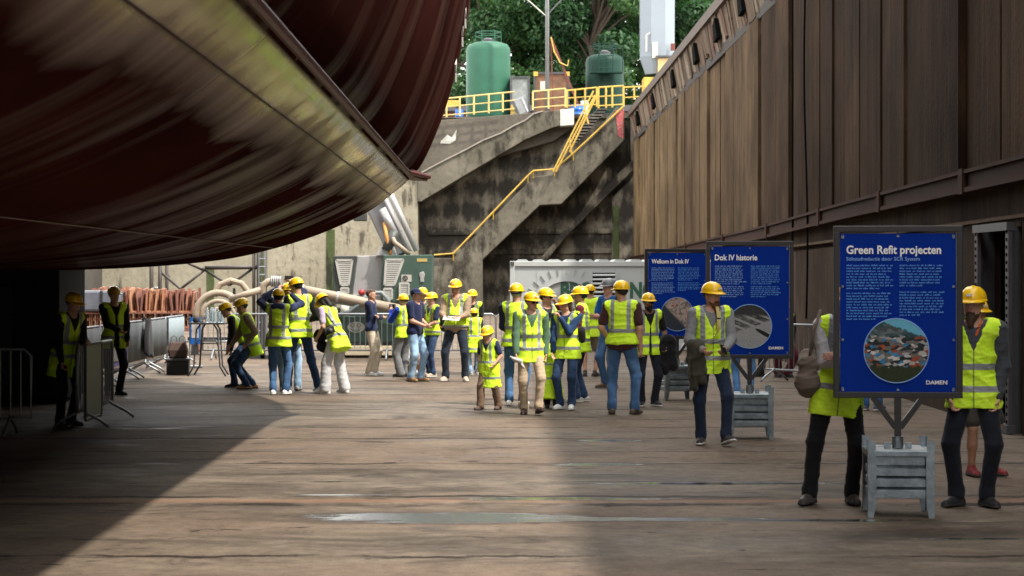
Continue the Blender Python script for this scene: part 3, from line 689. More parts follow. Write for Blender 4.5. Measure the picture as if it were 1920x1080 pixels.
YE = 26.2
def hull_material():
    t = NT('hull_paint'); A = t.xyz(t.attr('hull', True)); g, y = A[0], A[1]
    v = t.n('CombineXYZ'); t.put(v.inputs[0], t.math('MULTIPLY', y, 1.0)); t.put(v.inputs[1], t.math('MULTIPLY', g, .16)); V = v.outputs[0]
    v2 = t.n('CombineXYZ'); t.put(v2.inputs[0], t.math('MULTIPLY', y, .5)); t.put(v2.inputs[1], g); V2 = v2.outputs[0]
    n1 = t.noise(V, .62, 5, .58, .3); n2 = t.noise(V2, .6, 6, .6); n3 = t.noise(V, 2.6, 5, .65)
    c = t.mix(t.ramp(n2, [(.3, 0), (.7, 1)]), (.020, .0075, .0065), (.060, .018, .0145))
    c = t.mix(t.math('MULTIPLY', t.sstep(n1, .46, .68), .4), c, (.10, .034, .026))
    # yellow-green reflection of sunlit floor and vests painted beneath the bilge keel, ragged below
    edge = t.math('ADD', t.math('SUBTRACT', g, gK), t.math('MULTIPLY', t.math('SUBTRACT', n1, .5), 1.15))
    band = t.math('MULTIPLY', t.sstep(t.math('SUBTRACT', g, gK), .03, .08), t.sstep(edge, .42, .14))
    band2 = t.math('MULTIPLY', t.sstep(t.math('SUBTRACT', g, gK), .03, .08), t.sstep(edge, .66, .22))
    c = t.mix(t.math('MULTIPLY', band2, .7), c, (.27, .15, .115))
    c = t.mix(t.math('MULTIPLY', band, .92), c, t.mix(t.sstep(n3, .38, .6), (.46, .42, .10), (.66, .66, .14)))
    seam = None
    for gs in (gS1, gS2, girth_at(-.46, 5.2)):
        q = t.sstep(t.math('ABSOLUTE', t.math('SUBTRACT', g, gs)), .03, .008); seam = q if seam is None else t.math('MAXIMUM', seam, q)
    fy = t.math('ABSOLUTE', t.math('SUBTRACT', t.math('FRACT', t.math('MULTIPLY', y, .145)), .5)); vs_ = t.sstep(fy, .006, .002)
    c = t.mix(t.math('MULTIPLY', seam, .5), c, (.03, .015, .012))
    ch = t.noise(V2, 3.5, 3); c = t.mix(t.sstep(ch, .74, .77), c, (.35, .27, .24))
    pl = t.math('SINE', t.math('MULTIPLY', t.math('ADD', y, t.math('MULTIPLY', n2, .6)), 8.5))
    h = t.math('ADD', t.math('MULTIPLY', n1, 1.0), t.math('ADD', t.math('MULTIPLY', seam, .25), t.math('MULTIPLY', pl, .10)))
    h = t.math('ADD', h, t.math('MULTIPLY', vs_, .25))
    gl = t.math('MAXIMUM', band, t.math('MAXIMUM', t.math('MULTIPLY', band2, .38), t.math('MULTIPLY', t.sstep(n1, .50, .75), .13)))   # extra gloss in the painted reflection band and streaks, dull elsewhere
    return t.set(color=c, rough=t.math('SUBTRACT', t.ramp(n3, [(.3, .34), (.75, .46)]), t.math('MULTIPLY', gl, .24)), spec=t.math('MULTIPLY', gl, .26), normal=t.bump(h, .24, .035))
ship = empty('ship', dock(-9, 20, 0), 0, 'huge dark red ship hull on blocks overhead, its round bilge curving up from the left', 'ship')
SO = Vector(ship.location)
BW = 15
ys = list(np.linspace(-60, YE, 70)) + [YE + BW * q for q in (.03, .07, .12, .18, .25, .33, .42, .52, .62, .72, .82, .9, .96, 1)]
vs = []; at_ = []
for y in ys:
    t_ = max(0, (y - YE) / BW); f = (1 - t_ ** 1.7) ** .75 if t_ < 1 else .0; f = max(f, .02)
    lift = 6.0 * t_ ** 2.2
    for (u, z), g in zip(S2, G):
        uu = -9 + (u + 9) * f; zz = z + lift * max(0, 1 - (z - 1.9) / 9)
        vs.append(tuple(dock(uu, y, zz) - SO)); at_.append((g, y, z))
n = len(S2)
fs = [(i * n + j, (i + 1) * n + j, (i + 1) * n + j + 1, i * n + j + 1) for i in range(len(ys) - 1) for j in range(n - 1)]
fs += [((i + 1) * n, i * n, i * n + n - 1, (i + 1) * n + n - 1) for i in range(len(ys) - 1)]
fs += [tuple(range(n)), tuple((len(ys) - 1) * n + k for k in range(n))[::-1]]
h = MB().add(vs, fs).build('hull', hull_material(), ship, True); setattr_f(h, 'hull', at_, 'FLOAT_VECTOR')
h.data.polygons.foreach_set('use_smooth', [len(p.vertices) == 4 for p in h.data.polygons])
# bilge keel: a plate fin with a rounded end running along the turn of the bilge
m_keel = paint('bilge_keel_red', (.085, .017, .015), .5, .35, 2, 0, .2, (.05, .02, .015))
mb = MB(); kk = np.linspace(-14, YE + .9, 60); r0 = np.array((-1.46 * KS, 1.94 + 1.56 * KS)); dirk = np.array((.985, -.17)); nrm = np.array((.17, .985))
pv = []
for y in kk:
    g_ = min(1, max(0, (y - YE + 1.2) / 1.2)); L = .085 + .225 * g_ * g_
    e = (y - (YE + .35)) / .55
    if e > 0: L = .31 * math.sqrt(max(0, 1 - e * e)) + .02
    a, b = r0, r0 + dirk * L
    for p, th in ((a, .05), (b, .045), (b, -.045), (a, -.05)): pv.append(tuple(dock(p[0] + nrm[0] * th, y, p[1] + nrm[1] * th) - SO))
m_ = len(kk)
mb.add(pv, [(i * 4 + j, (i + 1) * 4 + j, (i + 1) * 4 + (j + 1) % 4, i * 4 + (j + 1) % 4) for i in range(m_ - 1) for j in range(4)] + [(0, 1, 2, 3), tuple((m_ - 1) * 4 + j for j in (3, 2, 1, 0))])
mb.tube([dock(r0[0] + .085 + .225 * min(1, max(0, (y - YE + 1.2) / 1.2)) ** 2, y, r0[1] - .03) - SO for y in np.linspace(-14, YE + .35, 60)], .035, 8)
mb.build('bilge_keel', m_keel, ship)
# welded seam strips along the plating
for u, z, nm in ((-1.70 * KS, 1.94 + 1.23 * KS, 'weld_seam'), (-3.5 * KS, 1.94 + .4 * KS, 'weld_seam')):
    k = int(np.argmin((S2[:half, 0] - u) ** 2 + (S2[:half, 1] - z) ** 2)); p = S2[k]
    MB().tube([dock(p[0], y, p[1] - .004) - SO for y in np.linspace(-14, YE, 12)], .007, 6).build(nm, m_keel, ship)
mb = MB()
for i, (u, z, y) in enumerate(((-.43, 5.25, 25.0), (-.47, 5.04, 25.2), (-.56, 4.62, 25.5))):
    p = dock(u + .012, y, z) - SO; mb.box(p, (.02, .30, .10), Euler((.4, 0, 0)).to_matrix()); mb.box(p + Vector((0, .05, -.16)), (.02, .1, .12))
mb.build('draft_mark', m_white, ship)
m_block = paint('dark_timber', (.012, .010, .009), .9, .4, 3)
m_rub0 = paint('dull_black', (.02, .02, .02), .7, .3)
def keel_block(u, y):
    o = empty('keel_block', dock(u, y, 0), 0, 'dark keel block under the ship in the shadow, mostly out of view at the far left', 'keel block', 'keel blocks under the ship')
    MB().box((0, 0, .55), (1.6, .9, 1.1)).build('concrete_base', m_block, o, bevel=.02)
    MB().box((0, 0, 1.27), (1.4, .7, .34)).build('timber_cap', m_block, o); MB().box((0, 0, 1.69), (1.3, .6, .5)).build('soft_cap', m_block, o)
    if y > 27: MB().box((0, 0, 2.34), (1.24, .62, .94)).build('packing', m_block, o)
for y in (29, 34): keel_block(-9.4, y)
o = empty('dark_filler_cabin', dock(-7.9, 30.6, 0), 0, 'black cabin-shaped filler added to keep the far left dark under the ship', 'cabin')  # box added to hide the sunlit end wall and keep this corner dark
MB().box((0, 0, 1.05), (2.7, 1.8, 2.0)).build('filler_cabin_wall', m_block, o, bevel=.02)
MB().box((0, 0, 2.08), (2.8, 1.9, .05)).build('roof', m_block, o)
for sx in (-.5, .3): MB().box((sx, -.92, .95), (.7, .05, 1.6)).build('filler_cabin_door', m_rub0, o)
for y in (6, 9.5, 13, 16.5, 20): keel_block(-7.4, y)  # unseen blocks added to keep light from getting under the ship

# ---------------------------------------------------------------- tracked boom machine
YM = 46.7; SM = F / YM
a = at(715, 669, YM); mc = empty('boom_machine', (a.x, YM, 0), 0, 'green and silver tracked boom machine with louvred cabinets behind the barriers', 'machine')
def ml(px, py, dy=0): return Vector(((px - 715) / SM, dy, EYE - (py - HZ) / SM))
m_mg = paint('machine_green', (.050, .095, .075), .5, .2, 2, 0, .12, (.06, .07, .06))
m_mgd = paint('machine_dark', (.05, .058, .055), .5, .25, 2, 0, .1)
m_sil = paint('silver_paint', (.42, .42, .42), .42, .15, 2, .25, .08)
m_creamp = paint('dusty_cream', (.55, .47, .33), .7, .25, 3, 0, .15)
m_pipe = paint('tan_pipe', (.31, .25, .185), .55, .18, 2, 0, .08, (.3, .2, .13))
m_rub = paint('black_rubber', (.02, .02, .02), .8, .2)
def mprism(name, pts, y0, y1, m, par=mc, bv=.015):
    mb = MB(); mb.prism([(ml(x, y).x, ml(x, y).z) for x, y in pts], y0, y1); return mb.build(name, m, par, bevel=bv)
right = mprism('engine_cabinet', [(722, 479), (812, 478), (811, 566), (717, 566), (717, 530)], -.55, .6, m_mg)
left = mprism('side_cabinet', [(627, 480), (671, 480), (660, 566), (627, 566)], -.35, .6, m_mgd)
mprism('middle_housing', [(671, 480), (722, 479), (717, 566), (660, 566)], -.15, .5, m_sil)
def louvre(quad, n, y, par, m):
    (x0, y0), (x1, y1), (x2, y2), (x3, y3) = quad
    mprism('louvre_back', quad, y - .004, y + .004, m_dark, par, 0)
    mb = MB()
    for i in range(4):
        p, q = quad[i], quad[(i + 1) % 4]; mb.bar(ml(*p, y - .02), ml(*q, y - .02), .035, .05)
    for i in range(1, n):
        f = i / n; mb.bar(ml(x0 + (x3 - x0) * f, y0 + (y3 - y0) * f, y - .012), ml(x1 + (x2 - x1) * f, y1 + (y2 - y1) * f, y - .012), .03, .035)
    mb.build('louvre', m, par)
m_lv = paint('louvre_white', (.46, .455, .42), .5, .1)
louvre([(727, 487), (759, 487), (742, 534), (724, 534)], 12, -.56, right, m_lv)
louvre([(633, 488), (663, 488), (656, 534), (642, 534)], 12, -.36, left, m_lv)
louvre([(723, 541), (738, 541), (738, 560), (723, 560)], 6, -.56, right, m_lv)
louvre([(642, 540), (656, 540), (656, 550), (642, 550)], 4, -.36, left, m_lv)
louvre([(752, 531), (769, 531), (769, 553), (752, 553)], 6, -.56, right, m_lv)
mprism('warning_notice', [(755, 515), (774, 515), (774, 528), (755, 528)], -.565, -.55, m_white, right, 0)
mb = MB(); c = ml(762, 521.5, -.572); mb.tube([c + Vector((.055 * math.cos(q), 0, .055 * math.sin(q))) for q in np.linspace(0, 6.28, 17)], .009, 5); mb.bar(c + Vector((-.035, 0, .035)), c + Vector((.035, 0, -.035)), .014); mb.build('no_touch_sign', m_rub, right)
mprism('yellow_notice', [(784, 485), (803, 485), (803, 491), (784, 491)], -.56, -.55, m_yel2, right, 0)
mprism('mirror_badge', [(789, 511), (796, 509), (799, 515), (797, 522), (797, 529), (790, 529), (790, 522), (788, 516)], -.575, -.55, m_sil, right)
# chassis, tracks
ch = mprism('chassis', [(634, 600), (640, 592), (790, 592), (792, 640), (634, 640)], -.7, .8, m_mg)
mprism('deck', [(600, 577), (800, 574), (800, 592), (612, 592)], -.5, .7, m_mgd)
mprism('valve_block', [(640, 553), (760, 553), (760, 577), (640, 577)], -.3, .4, m_sil)
mprism('dusty_sill', [(652, 646), (738, 646), (738, 664), (652, 664)], -.78, -.6, m_creamp)
mprism('dusty_sill', [(744, 646), (800, 646), (800, 664), (744, 664)], -.78, -.6, m_creamp)
for dy in (-.55, .75):
    mb = MB(); P = [(640, 640), (632, 652), (640, 667), (800, 667), (808, 652), (800, 640)]
    mb.prism([(ml(x, y).x, ml(x, y).z) for x, y in P], dy - .2, dy + .2); tr = mb.build('track', m_rub, mc, bevel=.03)
    mb = MB()
    for i in range(22): p = ml(640 + 160 * i / 21, 668, dy); mb.box(p, (.03, .42, .03))
    mb.build('track_pad', m_rub, tr)
# face emblem
mb = MB(); c = ml(672, 612, -.712)
mb.prism([(c.x + .20 * math.cos(q), c.z + .125 * math.sin(q)) for q in np.linspace(0, 6.28, 25)[:-1]], -.716, -.70); em = mb.build('face_emblem', m_white, ch)
mb = MB()
for sx in (-1, 1): mb.tube([Vector((c.x + sx * .075 + .045 * math.cos(q), -.722, c.z + .045 + .04 * math.sin(q))) for q in np.linspace(0, 6.28, 13)], .009, 5)
mb.tube([Vector((c.x + .11 * math.cos(q), -.722, c.z - .02 + .07 * math.sin(q))) for q in np.linspace(math.pi, 2 * math.pi, 12)], .011, 5)
for sx in (-.06, 0, .06): mb.bar((c.x + sx, -.722, c.z - .03), (c.x + sx, -.722, c.z - .085), .01)
mb.build('face_lines', m_mg, em)
# boom
mb = MB(); mb.bar(ml(752, 478, .1), ml(682, 330, .3), .42, .5); bo = mb.build('boom', paint('boom_grey', (.28, .28, .29), .45, .2, 2, .2, .15), mc, bevel=.03)
for d_, r in ((.28, .07), (.10, .055)):
    MB().tube([ml(760, 470, -.2) + Vector((d_, 0, 0)), ml(694, 330, 0) + Vector((d_, 0, 0))], r, 10).build('boom_pipe', m_sil, bo, True)
MB().tube([ml(742, 440, -.3), ml(718, 392, -.25)], .09, 10).build('ram', m_sil, bo, True)
MB().tube([ml(726, 470, -.3), ml(742, 435, -.3)], .13, 10).build('ram_sleeve', m_mgd, bo, True)
mprism('boom_mount', [(706, 480), (716, 462), (740, 462), (746, 480)], -.35, .35, m_sil)
mb = MB(); mb.box(ml(676, 406, -.1), (.30, .3, .22)); mb.build('boom_clamp', m_mgd, bo, bevel=.02)
MB().tube([ml(722, 418, -.25), ml(727, 445, -.4), ml(733, 472, -.35), ml(734, 490, -.3)], .045, 8).build('orange_hose', paint('orange_hose', (.55, .25, .06), .5, .15), mc, True)
MB().tube([ml(728, 425, -.2), ml(742, 455, -.45), ml(758, 468, -.45), ml(768, 476, -.3)], .055, 8).build('tan_hose', m_pipe, mc, True)
MB().tube([ml(640, 590, -.9), ml(662, 583, -1.0), ml(684, 566, -1.0), ml(700, 548, -.9), ml(720, 548, -.9), ml(732, 562, -.9), ml(735, 580, -.9)], .05, 8).build('grey_hose', paint('grey_hose', (.16, .19, .20), .5, .15), mc, True)
MB().lathe([(.05, 0), (.08, .04), (.07, .11), (.02, .13)], ml(680, 553, -.3), 14).build('red_beacon', paint('beacon_red', (.5, .04, .04), .3), mc, True)
MB().lathe([(.10, 0), (.10, .26)], ml(650, 592, -.5), 14).build('white_bucket', m_white, mc, True)
arm = MB().tube([ml(548, 538, -.95), ml(640, 556, -.95), ml(770, 582, -.95)], [.115, .115, .115], 14).build('long_arm', m_pipe, mc, True)
mb = MB(); mb.bar(ml(552, 548, -.93), ml(758, 584, -.93), .14, .14); mb.build('arm_beam', paint('arm_brown', (.16, .17, .13), .6, .3), arm)
for px, py in ((575, 543), (640, 556), (700, 568)): MB().tube([ml(px - 2, py, -.95), ml(px + 2, py + .8, -.95)], .135, 14).build('arm_collar', m_sil, arm)
# tan elbow pipe at the left end of the arm, held up on a frame
a = at(500, 600, 45.6); S_ = F / 45.6
o = empty('elbow_pipe', (a.x, 45.6, 0), 0, 'tan elbow pipe with ribbed collar rising behind the raised helmets', 'pipe')
el = lambda px, py, dy=0: Vector(((px - 500) / S_, dy, EYE - (py - HZ) / S_))
MB().tube([el(493, 575), el(493, 545), el(495, 534), el(502, 529), el(512, 528)], .085, 12).build('elbow', m_pipe, o, True)
mb = MB()
for i in range(5): mb.tube([el(509 + i * 4, 528), el(511 + i * 4, 528)], .13, 12)
mb.build('ribbed_collar', m_sil, o)
MB().tube([el(430, 562), el(490, 543)], .075, 12).build('tan_duct', m_pipe, o, True)
mb = MB(); mb.bar(el(493, 575), (el(493, 575).x, 0, 0), .10); mb.bar((-.5, 0, .04), (.3, 0, .04), .1); mb.bar((el(450, 0).x, 0, .0), el(450, 552), .07); mb.build('stand', m_steel_d, o)

# ---------------------------------------------------------------- container
YC = 50.3; SC_ = F / YC
a = at(957, 658, YC); ct = empty('site_container', (a.x, YC, 0), 0, 'white site container with dark green lettering and a louvred vent behind the visitors', 'container')
W, Hh, D = 5.9, 2.27, 2.3
m_cont = paint('container_white', (.38, .405, .40), .5, .08, 1, 0, .03, (.4, .36, .3))
mb = MB(); mb.box((W / 2, D / 2, .14 + (Hh - .14) / 2), (W - .1, D, Hh - .2)); mb.build('wall', m_cont, ct)
mb = MB()
for x in (.05, W - .05): mb.box((x, .03, Hh / 2), (.12, .16, Hh)); mb.box((x, D, Hh / 2), (.12, .16, Hh))
mb.box((W / 2, .02, Hh - .07), (W - .12, .12, .13)); mb.box((W / 2, .02, .1), (W - .12, .12, .16))
mb.build('frame', paint('container_frame', (.41, .43, .42), .5, .1, 2, 0, .05), ct, bevel=.01)
mb = MB()
for x in (.05, W - .05):
    for z in (.08, Hh - .06): mb.box((x, -.05, z), (.09, .06, .09))
mb.build('corner_casting', m_mgd, ct)
mb = MB()   # scalloped roof edge
for i in range(14): x = .3 + i * .41; mb.prism([(x - .17, Hh - .01), (x - .1, Hh + .045), (x + .1, Hh + .045), (x + .17, Hh - .01)], .0, D)
mb.build('roof_rib', m_cont, ct)
mb = MB()
for i in range(1, 9):
    if i not in (3, ): mb.box((i * .66, .0 - .004, Hh / 2 + .02), (.012, .012, Hh - .35))
mb.build('panel_joint', paint('joint_grey', (.33, .35, .34), .6), ct)
vx0, vx1 = 154 / SC_, 196 / SC_
MB().box(((vx0 + vx1) / 2, -.012, 1.05), (vx1 - vx0, .02, 1.85)).build('vent_back', m_dark, ct)
mb = MB()
for i in range(17): mb.box(((vx0 + vx1) / 2, -.035, .2 + i * .107), (vx1 - vx0, .05, .045), Euler((R(-25), 0, 0)).to_matrix())
for x in (vx0 - .03, vx1 + .03): mb.box((x, -.03, 1.05), (.05, .06, 1.92))
mb.build('vent_louvre', m_cont, ct)
m_lett = paint('dark_green_letter', (.02, .085, .05), .5, .08)
zl = EYE - (557.5 - HZ) / SC_
text_mesh('BRO', .53, m_lett, ct, (94 / SC_, -.012, zl), bold=.05, width=62 / SC_)
text_mesh('NG', .53, m_lett, ct, (224 / SC_, -.012, zl), bold=.05, width=46 / SC_)
# faded emblem: a worn rosette with rays
mb = MB(); cx, cz = 105 / SC_, EYE - (585 - HZ) / SC_
for q in np.linspace(.15, math.pi - .15, 15):
    p0 = (cx + .95 * math.cos(q), cz + .95 * math.sin(q)); p1 = (cx + 1.13 * math.cos(q), cz + 1.13 * math.sin(q))
    if p1[0] < vx0 - .2: mb.bar((p0[0], -.006, p0[1]), (p1[0], -.006, p1[1]), .05, .008)
pts = [(cx + .78 * math.cos(q), -.006, cz + .78 * math.sin(q)) for q in np.linspace(.2, math.pi - .1, 30)]
for p, q in zip(pts, pts[1:]): mb.bar(p, q, .10, .008)
mb.prism([(cx + .38, cz + .35), (cx + .52, cz + .75), (cx + .64, cz + .86), (cx + .72, cz + .6), (cx + .66, cz + .2), (cx + .5, cz)], -.009, -.001)
mb.build('faded_emblem', paint('faded_print', (.33, .345, .33), .6, .1, 4), ct)

# ---------------------------------------------------------------- crowd barriers
m_galv = paint('galvanised_tube', (.26, .28, .30), .4, .15, 3, .6)
def make_barrier(label):
    o = empty('crowd_barrier', (0, 0, 0), 0, label, 'barrier', 'crowd barriers'); W = 2.2; z0, z1 = .22, 1.04
    mb = MB(); mb.tube([(-W / 2, 0, z0), (-W / 2, 0, z1 - .08), (-W / 2 + .08, 0, z1), (W / 2 - .08, 0, z1), (W / 2, 0, z1 - .08), (W / 2, 0, z0), (-W / 2, 0, z0)], .02, 8); mb.build('frame', m_galv, o, True)
    mb = MB()
    for i in range(1, 18): x = -W / 2 + W * i / 18; mb.tube([(x, 0, z0), (x, 0, z1)], .008, 5)
    mb.build('bars', m_galv, o)
    for x in (-W / 2 + .25, W / 2 - .25):
        MB().tube([(x, -.34, .02), (x, -.24, .10), (x, -.05, .20), (x, 0, .24), (x, .05, .20), (x, .24, .10), (x, .34, .02)], .019, 6).build('foot', m_galv, o, True)
    return o
b0 = make_barrier('galvanised crowd barrier in front of the machine, behind the women and men at left')
def barrier(x, y, rz, label):
    o = b0 if not getattr(barrier, 'used', 0) else copy_tree(b0); barrier.used = 1
    o.location = (x, y, 0); o.rotation_euler = (0, 0, rz); o['label'] = label; return o
for px, lb in ((471, 'silver crowd barrier behind the group leaning at left'), (655, 'silver crowd barrier before the green machine chassis with the face emblem'), (838, 'silver crowd barrier behind the man with the paper'), (1021, 'silver crowd barrier mostly hidden behind the central group')):
    p = at(px, 600, 45); barrier(p.x, 45.0, R(random.uniform(-2, 2)), lb)
barrier(5.25, 35.2, R(-52), 'crowd barrier by the dock wall, right of the middle info board')
barrier(-6.85, 23.8, 0, 'crowd barrier in deep shadow at the far left edge')
m_grey_sheet = paint('grey_banner', (.06, .07, .072), .6, .12, 2)
LBN = ['nearest banner barrier of the row beside the dark figure', 'barrier with a grey printed banner under the rusty stack', 'barrier with plain grey banner and a black coat', 'far barrier of the banner row beside the high table', 'barrier ending the banner row by the blue poster']
for i in range(5):
    y = 33.2 + i * 2.26; x = -7.15 + AX * (y - 38)
    barrier(x, y, R(90), LBN[i])
    o = empty('banner', (x + .045, y, .3), R(90), ['dark grey banner on the nearest shadowed barrier', 'grey banner with purple printed border', 'plain grey banner on the barrier with the coat', 'plain grey banner on the barrier left of the table', 'pale blue-grey banner at the end of the row'][i], 'banner', 'banners on the barrier row')
    vs = []; n_ = 16
    for j in range(n_ + 1):
        for k in (0, 1):
            for yy in (0, .012): vs.append((-1.02 + 2.04 * j / n_, .012 * math.sin(j * 1.1 + i) - yy - .006, .0 if k == 0 else .72))
    fs = []
    for j in range(n_): 
        a_ = j * 4; fs += [(a_, a_ + 4, a_ + 6, a_ + 2), (a_ + 1, a_ + 3, a_ + 7, a_ + 5), (a_ + 2, a_ + 6, a_ + 7, a_ + 3), (a_, a_ + 1, a_ + 5, a_ + 4)]
    MB().add(vs, fs).build('sheet', m_grey_sheet if i < 4 else paint('pale_banner', (.20, .25, .27), .6, .1, 2), o, True)  # paler colour paints in the light on the last banner
    if i == 1:
        mb = MB(); 
        for z in (.03, .69): mb.box((0, -.045, z), (2.0, .012, .07))
        for x_ in (-.99, .99): mb.box((x_, -.045, .36), (.06, .012, .6))
        mb.build('printed_border', paint('purple_print', (.13, .12, .26), .6), o)
        MB().box((0, -.04, .36), (1.8, .012, .55)).build('printed_picture', paint('worn_print', (.30, .27, .24), .6, .6, 6, 0, .3, (.12, .1, .1)), o)
# pale panel on a near barrier
barrier(-5.42, 25.9, R(90), 'crowd barrier side-on in the shadow carrying a pale panel')
o = empty('pale_panel', (-5.36, 25.5, .1), 0, 'pale greenish panel standing on the barrier between the two dark figures', 'panel')
MB().box((0, 0, .48), (.012, .95, .9)).build('board', paint('pale_green_board', (.30, .34, .24), .55, .15, 2), o)
mb = MB()
for y in (-.48, .48): mb.box((0, y, .48), (.03, .03, .96))
for z in (.0, .95): mb.box((0, 0, z), (.03, .93, .03))
mb.build('frame', m_steel_d, o)

# ---------------------------------------------------------------- rusty stacks, scaffold, curved pipes at the left
m_slat = [paint('rusty_steel_a', (.36, .15, .09), .85, .5, 5, 0, .3, (.10, .05, .035)), paint('rusty_steel_b', (.44, .225, .125), .85, .5, 5, 0, .25, (.12, .06, .04)), paint('rusty_steel_c', (.24, .10, .07), .85, .5, 5, 0, .3, (.06, .03, .02))]
rs = random.Random(11)
YP = 49.5; SP = F / YP
def pl_(px, py): return at(px, py, YP)
for i in range(46):     # upper row of leaning plates
    px = 176 + i * 4.25; p = pl_(px, 584); zt = pl_(px, rs.uniform(541, 547) - (3 if px < 280 else 0)).z
    o = empty('rusty_plate', (p.x, YP + rs.uniform(-.15, .15), p.z), R(rs.uniform(-6, 6)), 'narrow rusty steel plate leaning in the upper row of the stack at left', 'steel plate', 'rusty plates leaning in the upper row')
    h_ = zt - p.z; M = Euler((R(rs.uniform(-6, 6)), R(rs.uniform(-7, 7)), 0)).to_matrix()
    MB().box(M @ Vector((0, 0, h_ / 2)), (rs.uniform(.022, .05), .5, h_), M).build('plate', rs.choice(m_slat), o)
for i in range(22):     # lower row of channel blocks
    px = 150 + i * 10.2; p = pl_(px, 614); o = empty('rusty_block', (p.x, YP - .15, p.z), R(rs.uniform(-5, 5)), 'rusty channel block in the lower row of the stack at left', 'steel block', 'rusty channel blocks in the lower row')
    h_ = .42; w_ = .12; mb = MB(); m_ = rs.choice(m_slat[:2])
    mb.box((-w_ / 2 + .012, 0, h_ / 2), (.024, .4, h_)); mb.box((w_ / 2 - .012, 0, h_ / 2), (.024, .4, h_)); mb.box((0, 0, .02), (w_ - .05, .4, .04)); mb.box((0, 0, h_ - .02), (w_ - .05, .4, .04)); mb.box((0, -.02, h_ * .5), (w_ - .05, .3, .04))
    mb.build('channel', m_, o); mb = MB(); mb.box((0, -.19, h_ * .5), (.03, .03, .08)); mb.build('lug', m_, o)
p = pl_(255, 616); o = empty('steel_pallet', (p.x, YP, 0), 0, 'heavy rusty steel rack carrying the plate and block rows', 'rack')
mb = MB(); L = (372 - 140) / SP
mb.box((0, 0, p.z - .03), (L, 1.0, .06)); mb.box((0, 0, pl_(0, 585).z - .02), (L, .9, .03))
mb.build('shelf', m_slat[2], o)
for sx in (-1, -.33, .33, 1): MB().box((sx * (L / 2 - .06), .1, .3), (.1, .8, p.z - .07)).build('post', m_slat[2], o)
for sx in (-1, 1):
    MB().bar((sx * (L / 2 - .02), .42, 0), (sx * (L / 2 - .02), .42, 1.6), .06).build('upright', m_slat[2], o)
a = pl_(198, 545); o = empty('tarpaulin_bale', (a.x, YP - .1, pl_(0, 585).z), 0, 'dull blue-grey wrapped bale on the left end of the rusty stack', 'bale')
MB().box((0, 0, .28), (.95, .8, .52)).build('wrap', paint('blue_grey_wrap', (.12, .13, .16), .5, .3, 4), o, bevel=.06)
MB().box((0, -.41, .28), (.06, .02, .5)).build('strap', m_rub, o)
# scaffold tower
YS = 52.5; a = at(385, 700, YS); o = empty('scaffold_tower', (a.x, YS, 0), 0, 'dark tube scaffold tower with cross braces under the ship bow', 'scaffold')
m_tube = paint('dark_scaffold_tube', (.06, .05, .045), .5, .3, 3, .3); SS = F / YS
sl = lambda px, py, dy=0: Vector(((px - 385) / SS, dy, EYE - (py - HZ) / SS))
for px, dy, r in ((284, 0, .055), (293, 1.6, .045), (300, 0, .05), (476, 0, .045), (485, 0, .055), (482, 1.6, .045)):
    q = sl(px, 440, dy); MB().tube([(q.x, dy, 0), (q.x, dy, q.z)], r, 8).build('standard', m_tube, o, True)
for (x0, y0), (x1, y1), r in (((384, 502), (486, 501), .055), ((284, 572), (372, 572), .03), ((284, 470), (486, 468), .04), ((284, 540), (300, 540), .03), ((300, 640), (486, 640), .03)):
    MB().tube([sl(x0, y0), sl(x1, y1)], r, 8).build('ledger', m_tube if r > .035 else m_galv, o, True)
for (x0, y0), (x1, y1) in (((300, 510), (372, 570)), ((382, 507), (328, 550)), ((378, 503), (430, 535)), ((474, 503), (430, 535)), ((300, 470), (382, 507))):
    MB().tube([sl(x0, y0, .06), sl(x1, y1, .06)], .035, 8).build('brace', m_tube, o, True)
mb = MB()
for px in (486, 500): q = sl(px, 450, -.1); mb.tube([(q.x, -.1, 0), (q.x, -.1, q.z)], .022, 6)
for i in range(12): mb.tube([sl(486, 470 + i * 15, -.1), sl(500, 470 + i * 15, -.1)], .014, 5)
mb.build('ladder', m_galv, o)
# curved pipes
YR = 47.8; SR_ = F / YR
def arc_thing(cx, cy, r, t0, t1, tr, label, dy=0, seg=14, poly=False):
    c = at(cx, cy, YR); o = empty('curved_pipe', (c.x, YR + dy, 0), 0, label, 'pipe', 'curved tan pipes stacked behind the high table')
    qs = np.linspace(R(t0), R(t1), 5 if poly else seg); rr = r / SR_
    pts = [Vector((rr * math.cos(q), 0, c.z + rr * math.sin(q))) for q in qs]
    MB().tube(pts, tr, 10).build('bend', m_pipe, o, not poly)
    mb = MB()
    for k in (0, -1): 
        d = (pts[1] - pts[0] if k == 0 else pts[-1] - pts[-2]).normalized(); mb.tube([pts[k] - d * .03, pts[k] + d * .03], tr * 1.35, 12)
    mb.build('flange', m_steel_d, o); return o
arc_thing(410, 592, 43, 12, 190, .085, 'largest tan pipe bend of the stacked arches, outermost', 0)
arc_thing(412, 594, 30, 5, 185, .055, 'inner pale pipe arch nested in the larger bend', -.25)
arc_thing(432, 560, 34, 20, 165, .075, 'angular tan pipe bend on top of the arches', .2, poly=True)
arc_thing(418, 600, 22, -40, 130, .05, 'small thin pipe hoop leaning before the arches', -.4)
c = at(412, 600, YR + .3); o = empty('pipe_cradle', (c.x, YR + .3, 0), 0, 'low dark cradle holding up the curved pipes', 'cradle')
MB().box((0, 0, .38), (1.5, .35, .08)).build('beam', m_steel_d, o); 
for sx in (-.6, .6): MB().box((sx, 0, .17), (.1, .5, .34)).build('leg', m_steel_d, o)
mb = MB(); mb.bar((.35, 0, .42), (.35, 0, 1.6), .06); mb.build('prop', m_steel_d, o)

